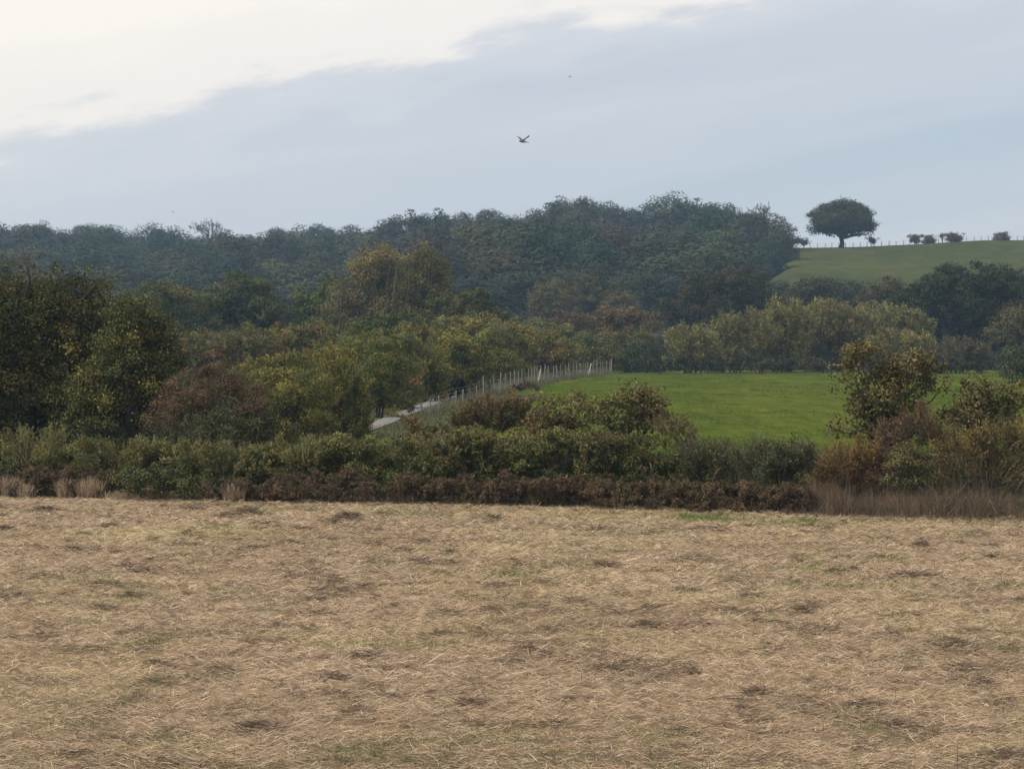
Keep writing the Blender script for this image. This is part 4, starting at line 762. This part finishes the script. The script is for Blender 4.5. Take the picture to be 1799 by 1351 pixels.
for i, (px, top, w) in enumerate(SL):
    x = (px-CX)/F*1010; top_tree(px, top, w, 1010, ['brown', 'green', 'teal', 'brown'][i % 4], ['brownish', 'dark green', 'bluish', 'brown-topped'][i % 4]+' skyline tree of the left ridge, '+
        ['at the left edge', 'above the tall oak', 'above the notch of the tall oak', 'over the right flank of the tall oak', 'above the gap between the two oaks', 'above the rounded oak', 'in the low stretch right of the oaks', 'a small domed crown left of the bare tree',
         'close on the left of the bare tree', 'under the bare tree', 'close on the right of the bare tree', 'left of the long rise', 'at the start of the long rise', 'on the long rise', 'the highest dome left of the dip', 'on the fall to the dip', 'last one before the dip'][i])
# bare trees on the skyline
for px, d, lob, lab in [(362, 996, [(362, 399, 24, 11), (345, 404, 16, 10), (380, 401, 15, 12)], 'bare rounded tree showing its twigs on the skyline of the left ridge'),
        (912, 846, [(910, 386, 12, 9), (918, 394, 9, 10), (905, 396, 8, 8)], 'thin bare tree standing in the small gap of the skyline'),
        (1338, 800, [(1328, 368, 14, 9), (1345, 371, 13, 11), (1352, 378, 6, 8)], 'bare twiggy tree sticking up over the wood near the lone oak'),
        (268, 1001, [(262, 408, 9, 6), (274, 411, 7, 6)], 'small bare-branched tree on the skyline left of the big bare tree')]:
    plant('bare_tree', lab, 'tree', d, px, lob, 'plume', pal((.09, .075, .065, 1)), .9, .35, sub=.55, r0=.2, nl=40, twig=(.055, 1, pal((.10, .085, .075, 1))), gap=0, stems=2, fork=(.5, .85), bark=(.1, .085, .075), tvar=.2, gain=.75)
# lone oak on the crest of the pasture
plant('lone_oak', 'solitary dome-shaped oak on the crest of the hill pasture', 'tree', 766, 1478,
      [(1478, 384, 46, 32), (1455, 390, 34, 24), (1500, 388, 34, 27), (1445, 402, 27, 12), (1512, 398, 27, 17), (1478, 402, 52, 12), (1440, 409, 23, 8), (1515, 411, 25, 7), (1478, 406, 34, 11), (1500, 413, 14, 4), (1460, 412, 12, 4)], 'clump', pal((.028, .036, .017, 4), (.035, .035, .02, 2)), 1.7, 5.0, sub=.36, r0=.72, nl=26, fork=(.2, .3), low=-.6, flat=.6, depth=.9, gap=.06, bark=(.04, .035, .03))
for px, py, rx, rz, bw, lab in [(1533, 421, 15, 3, 4, 'small flat-topped thorn tree close right of the lone oak'), (1608, 417, 15, 4.2, 7, 'flat-topped thorn tree joined to its neighbour by an arch, left one of the pair'), (1631, 418, 16, 5.2, 10, 'flat-topped thorn tree joined to its neighbour by an arch, right one of the pair'),
        (1655, 416, 5, 2.5, 1, 'tiny thin thorn between the flat-topped thorns on the crest'), (1675, 414, 21, 4.6, 15, 'widest flat-topped thorn tree on the crest of the pasture'), (1760, 413, 14, 5.5, 14, 'dense wedge-shaped thorn bush on the crest near the right edge')]:
    plant('thorn_tree', lab, 'tree', 768, px, [(px-rx*.35, py-rz*.5, rx*.8, rz*.42), (px+rx*.35, py-rz*.5, rx*.8, rz*.42), (px, py+rz*.8, bw*.85, rz*1.1)]+([(px, py+rz*1.6, bw, rz)] if bw > 5 else []), 'clump', pal((.06, .045, .038, 3), (.08, .055, .04, 1)), 1.0, 5, sub=.6, r0=.10, nl=12, stems=2, low=-.9, gap=0, depth=1)
plant('thorn_tree', 'dark low bush on the crest between the wood and the lone oak', 'bush', 764, 1412, [(1408, 425, 12, 5), (1420, 428, 10, 4), (1400, 424, 8, 5)], 'clump', pal((.045, .045, .03, 3)), 1.4, 3.5, sub=.5, parts=BUSH)
# fence along the crest
cf = empty('crest_fence', ((1424-CX)/F*766, 766, g1((1424-CX)/F*766, 766))); tag(cf, 'thin post fence running along the crest of the hill pasture', 'fence'); ox, oy, oz = cf.location
RM = mesh_np('post', *post_mesh(1.25, .09)); RM.materials.append(M_wood); pts = []
for i, px in enumerate(np.arange(1424, 1850, 12.5)):
    px += rng.uniform(-1, 1); x = (px-CX)/F*767; z = g1(x, 767); o = link('post', RM, None, cf, (x-ox, 767-oy, z-oz)); o.scale = (1, 1, rng.uniform(.85, 1.1)); o.rotation_euler = (0, rng.normal()*.05, 0); pts.append((x-ox, 767-oy, z-oz)); o.color = (.26, .25, .24, 1)
pts = np.array(pts)
for h in (.5, 1.05): link('wire', mesh_np('wire', *segtubes(pts[:-1]+[0, 0, h], pts[1:]+[0, 0, h], .012, .012, np.ones((len(pts)-1, 3))*.1)), M_wire, cf)

# ------------------------------------------------------------------ haze
def haze():
    x0, x1, y0, y1, z0, z1 = -520, 420, -30, 1250, -4, 72
    V = [(x, y, z) for x in (x0, x1) for y in (y0, y1) for z in (z0, z1)]; Q = [(0, 1, 3, 2), (4, 6, 7, 5), (0, 4, 5, 1), (2, 3, 7, 6), (0, 2, 6, 4), (1, 5, 7, 3)]
    me = bpy.data.meshes.new('haze'); me.from_pydata(V, [], Q); m, t, o = node_mat('haze_air')
    v = t.nodes.new('ShaderNodeVolumePrincipled'); v.inputs['Color'].default_value = (.47, .72, 1.0, 1); v.inputs['Density'].default_value = HAZE; v.inputs['Anisotropy'].default_value = 0
    t.links.new(v.outputs[0], o.inputs['Volume']); tag(link('haze', me, m), kind='stuff')
HAZE = .00017
haze()
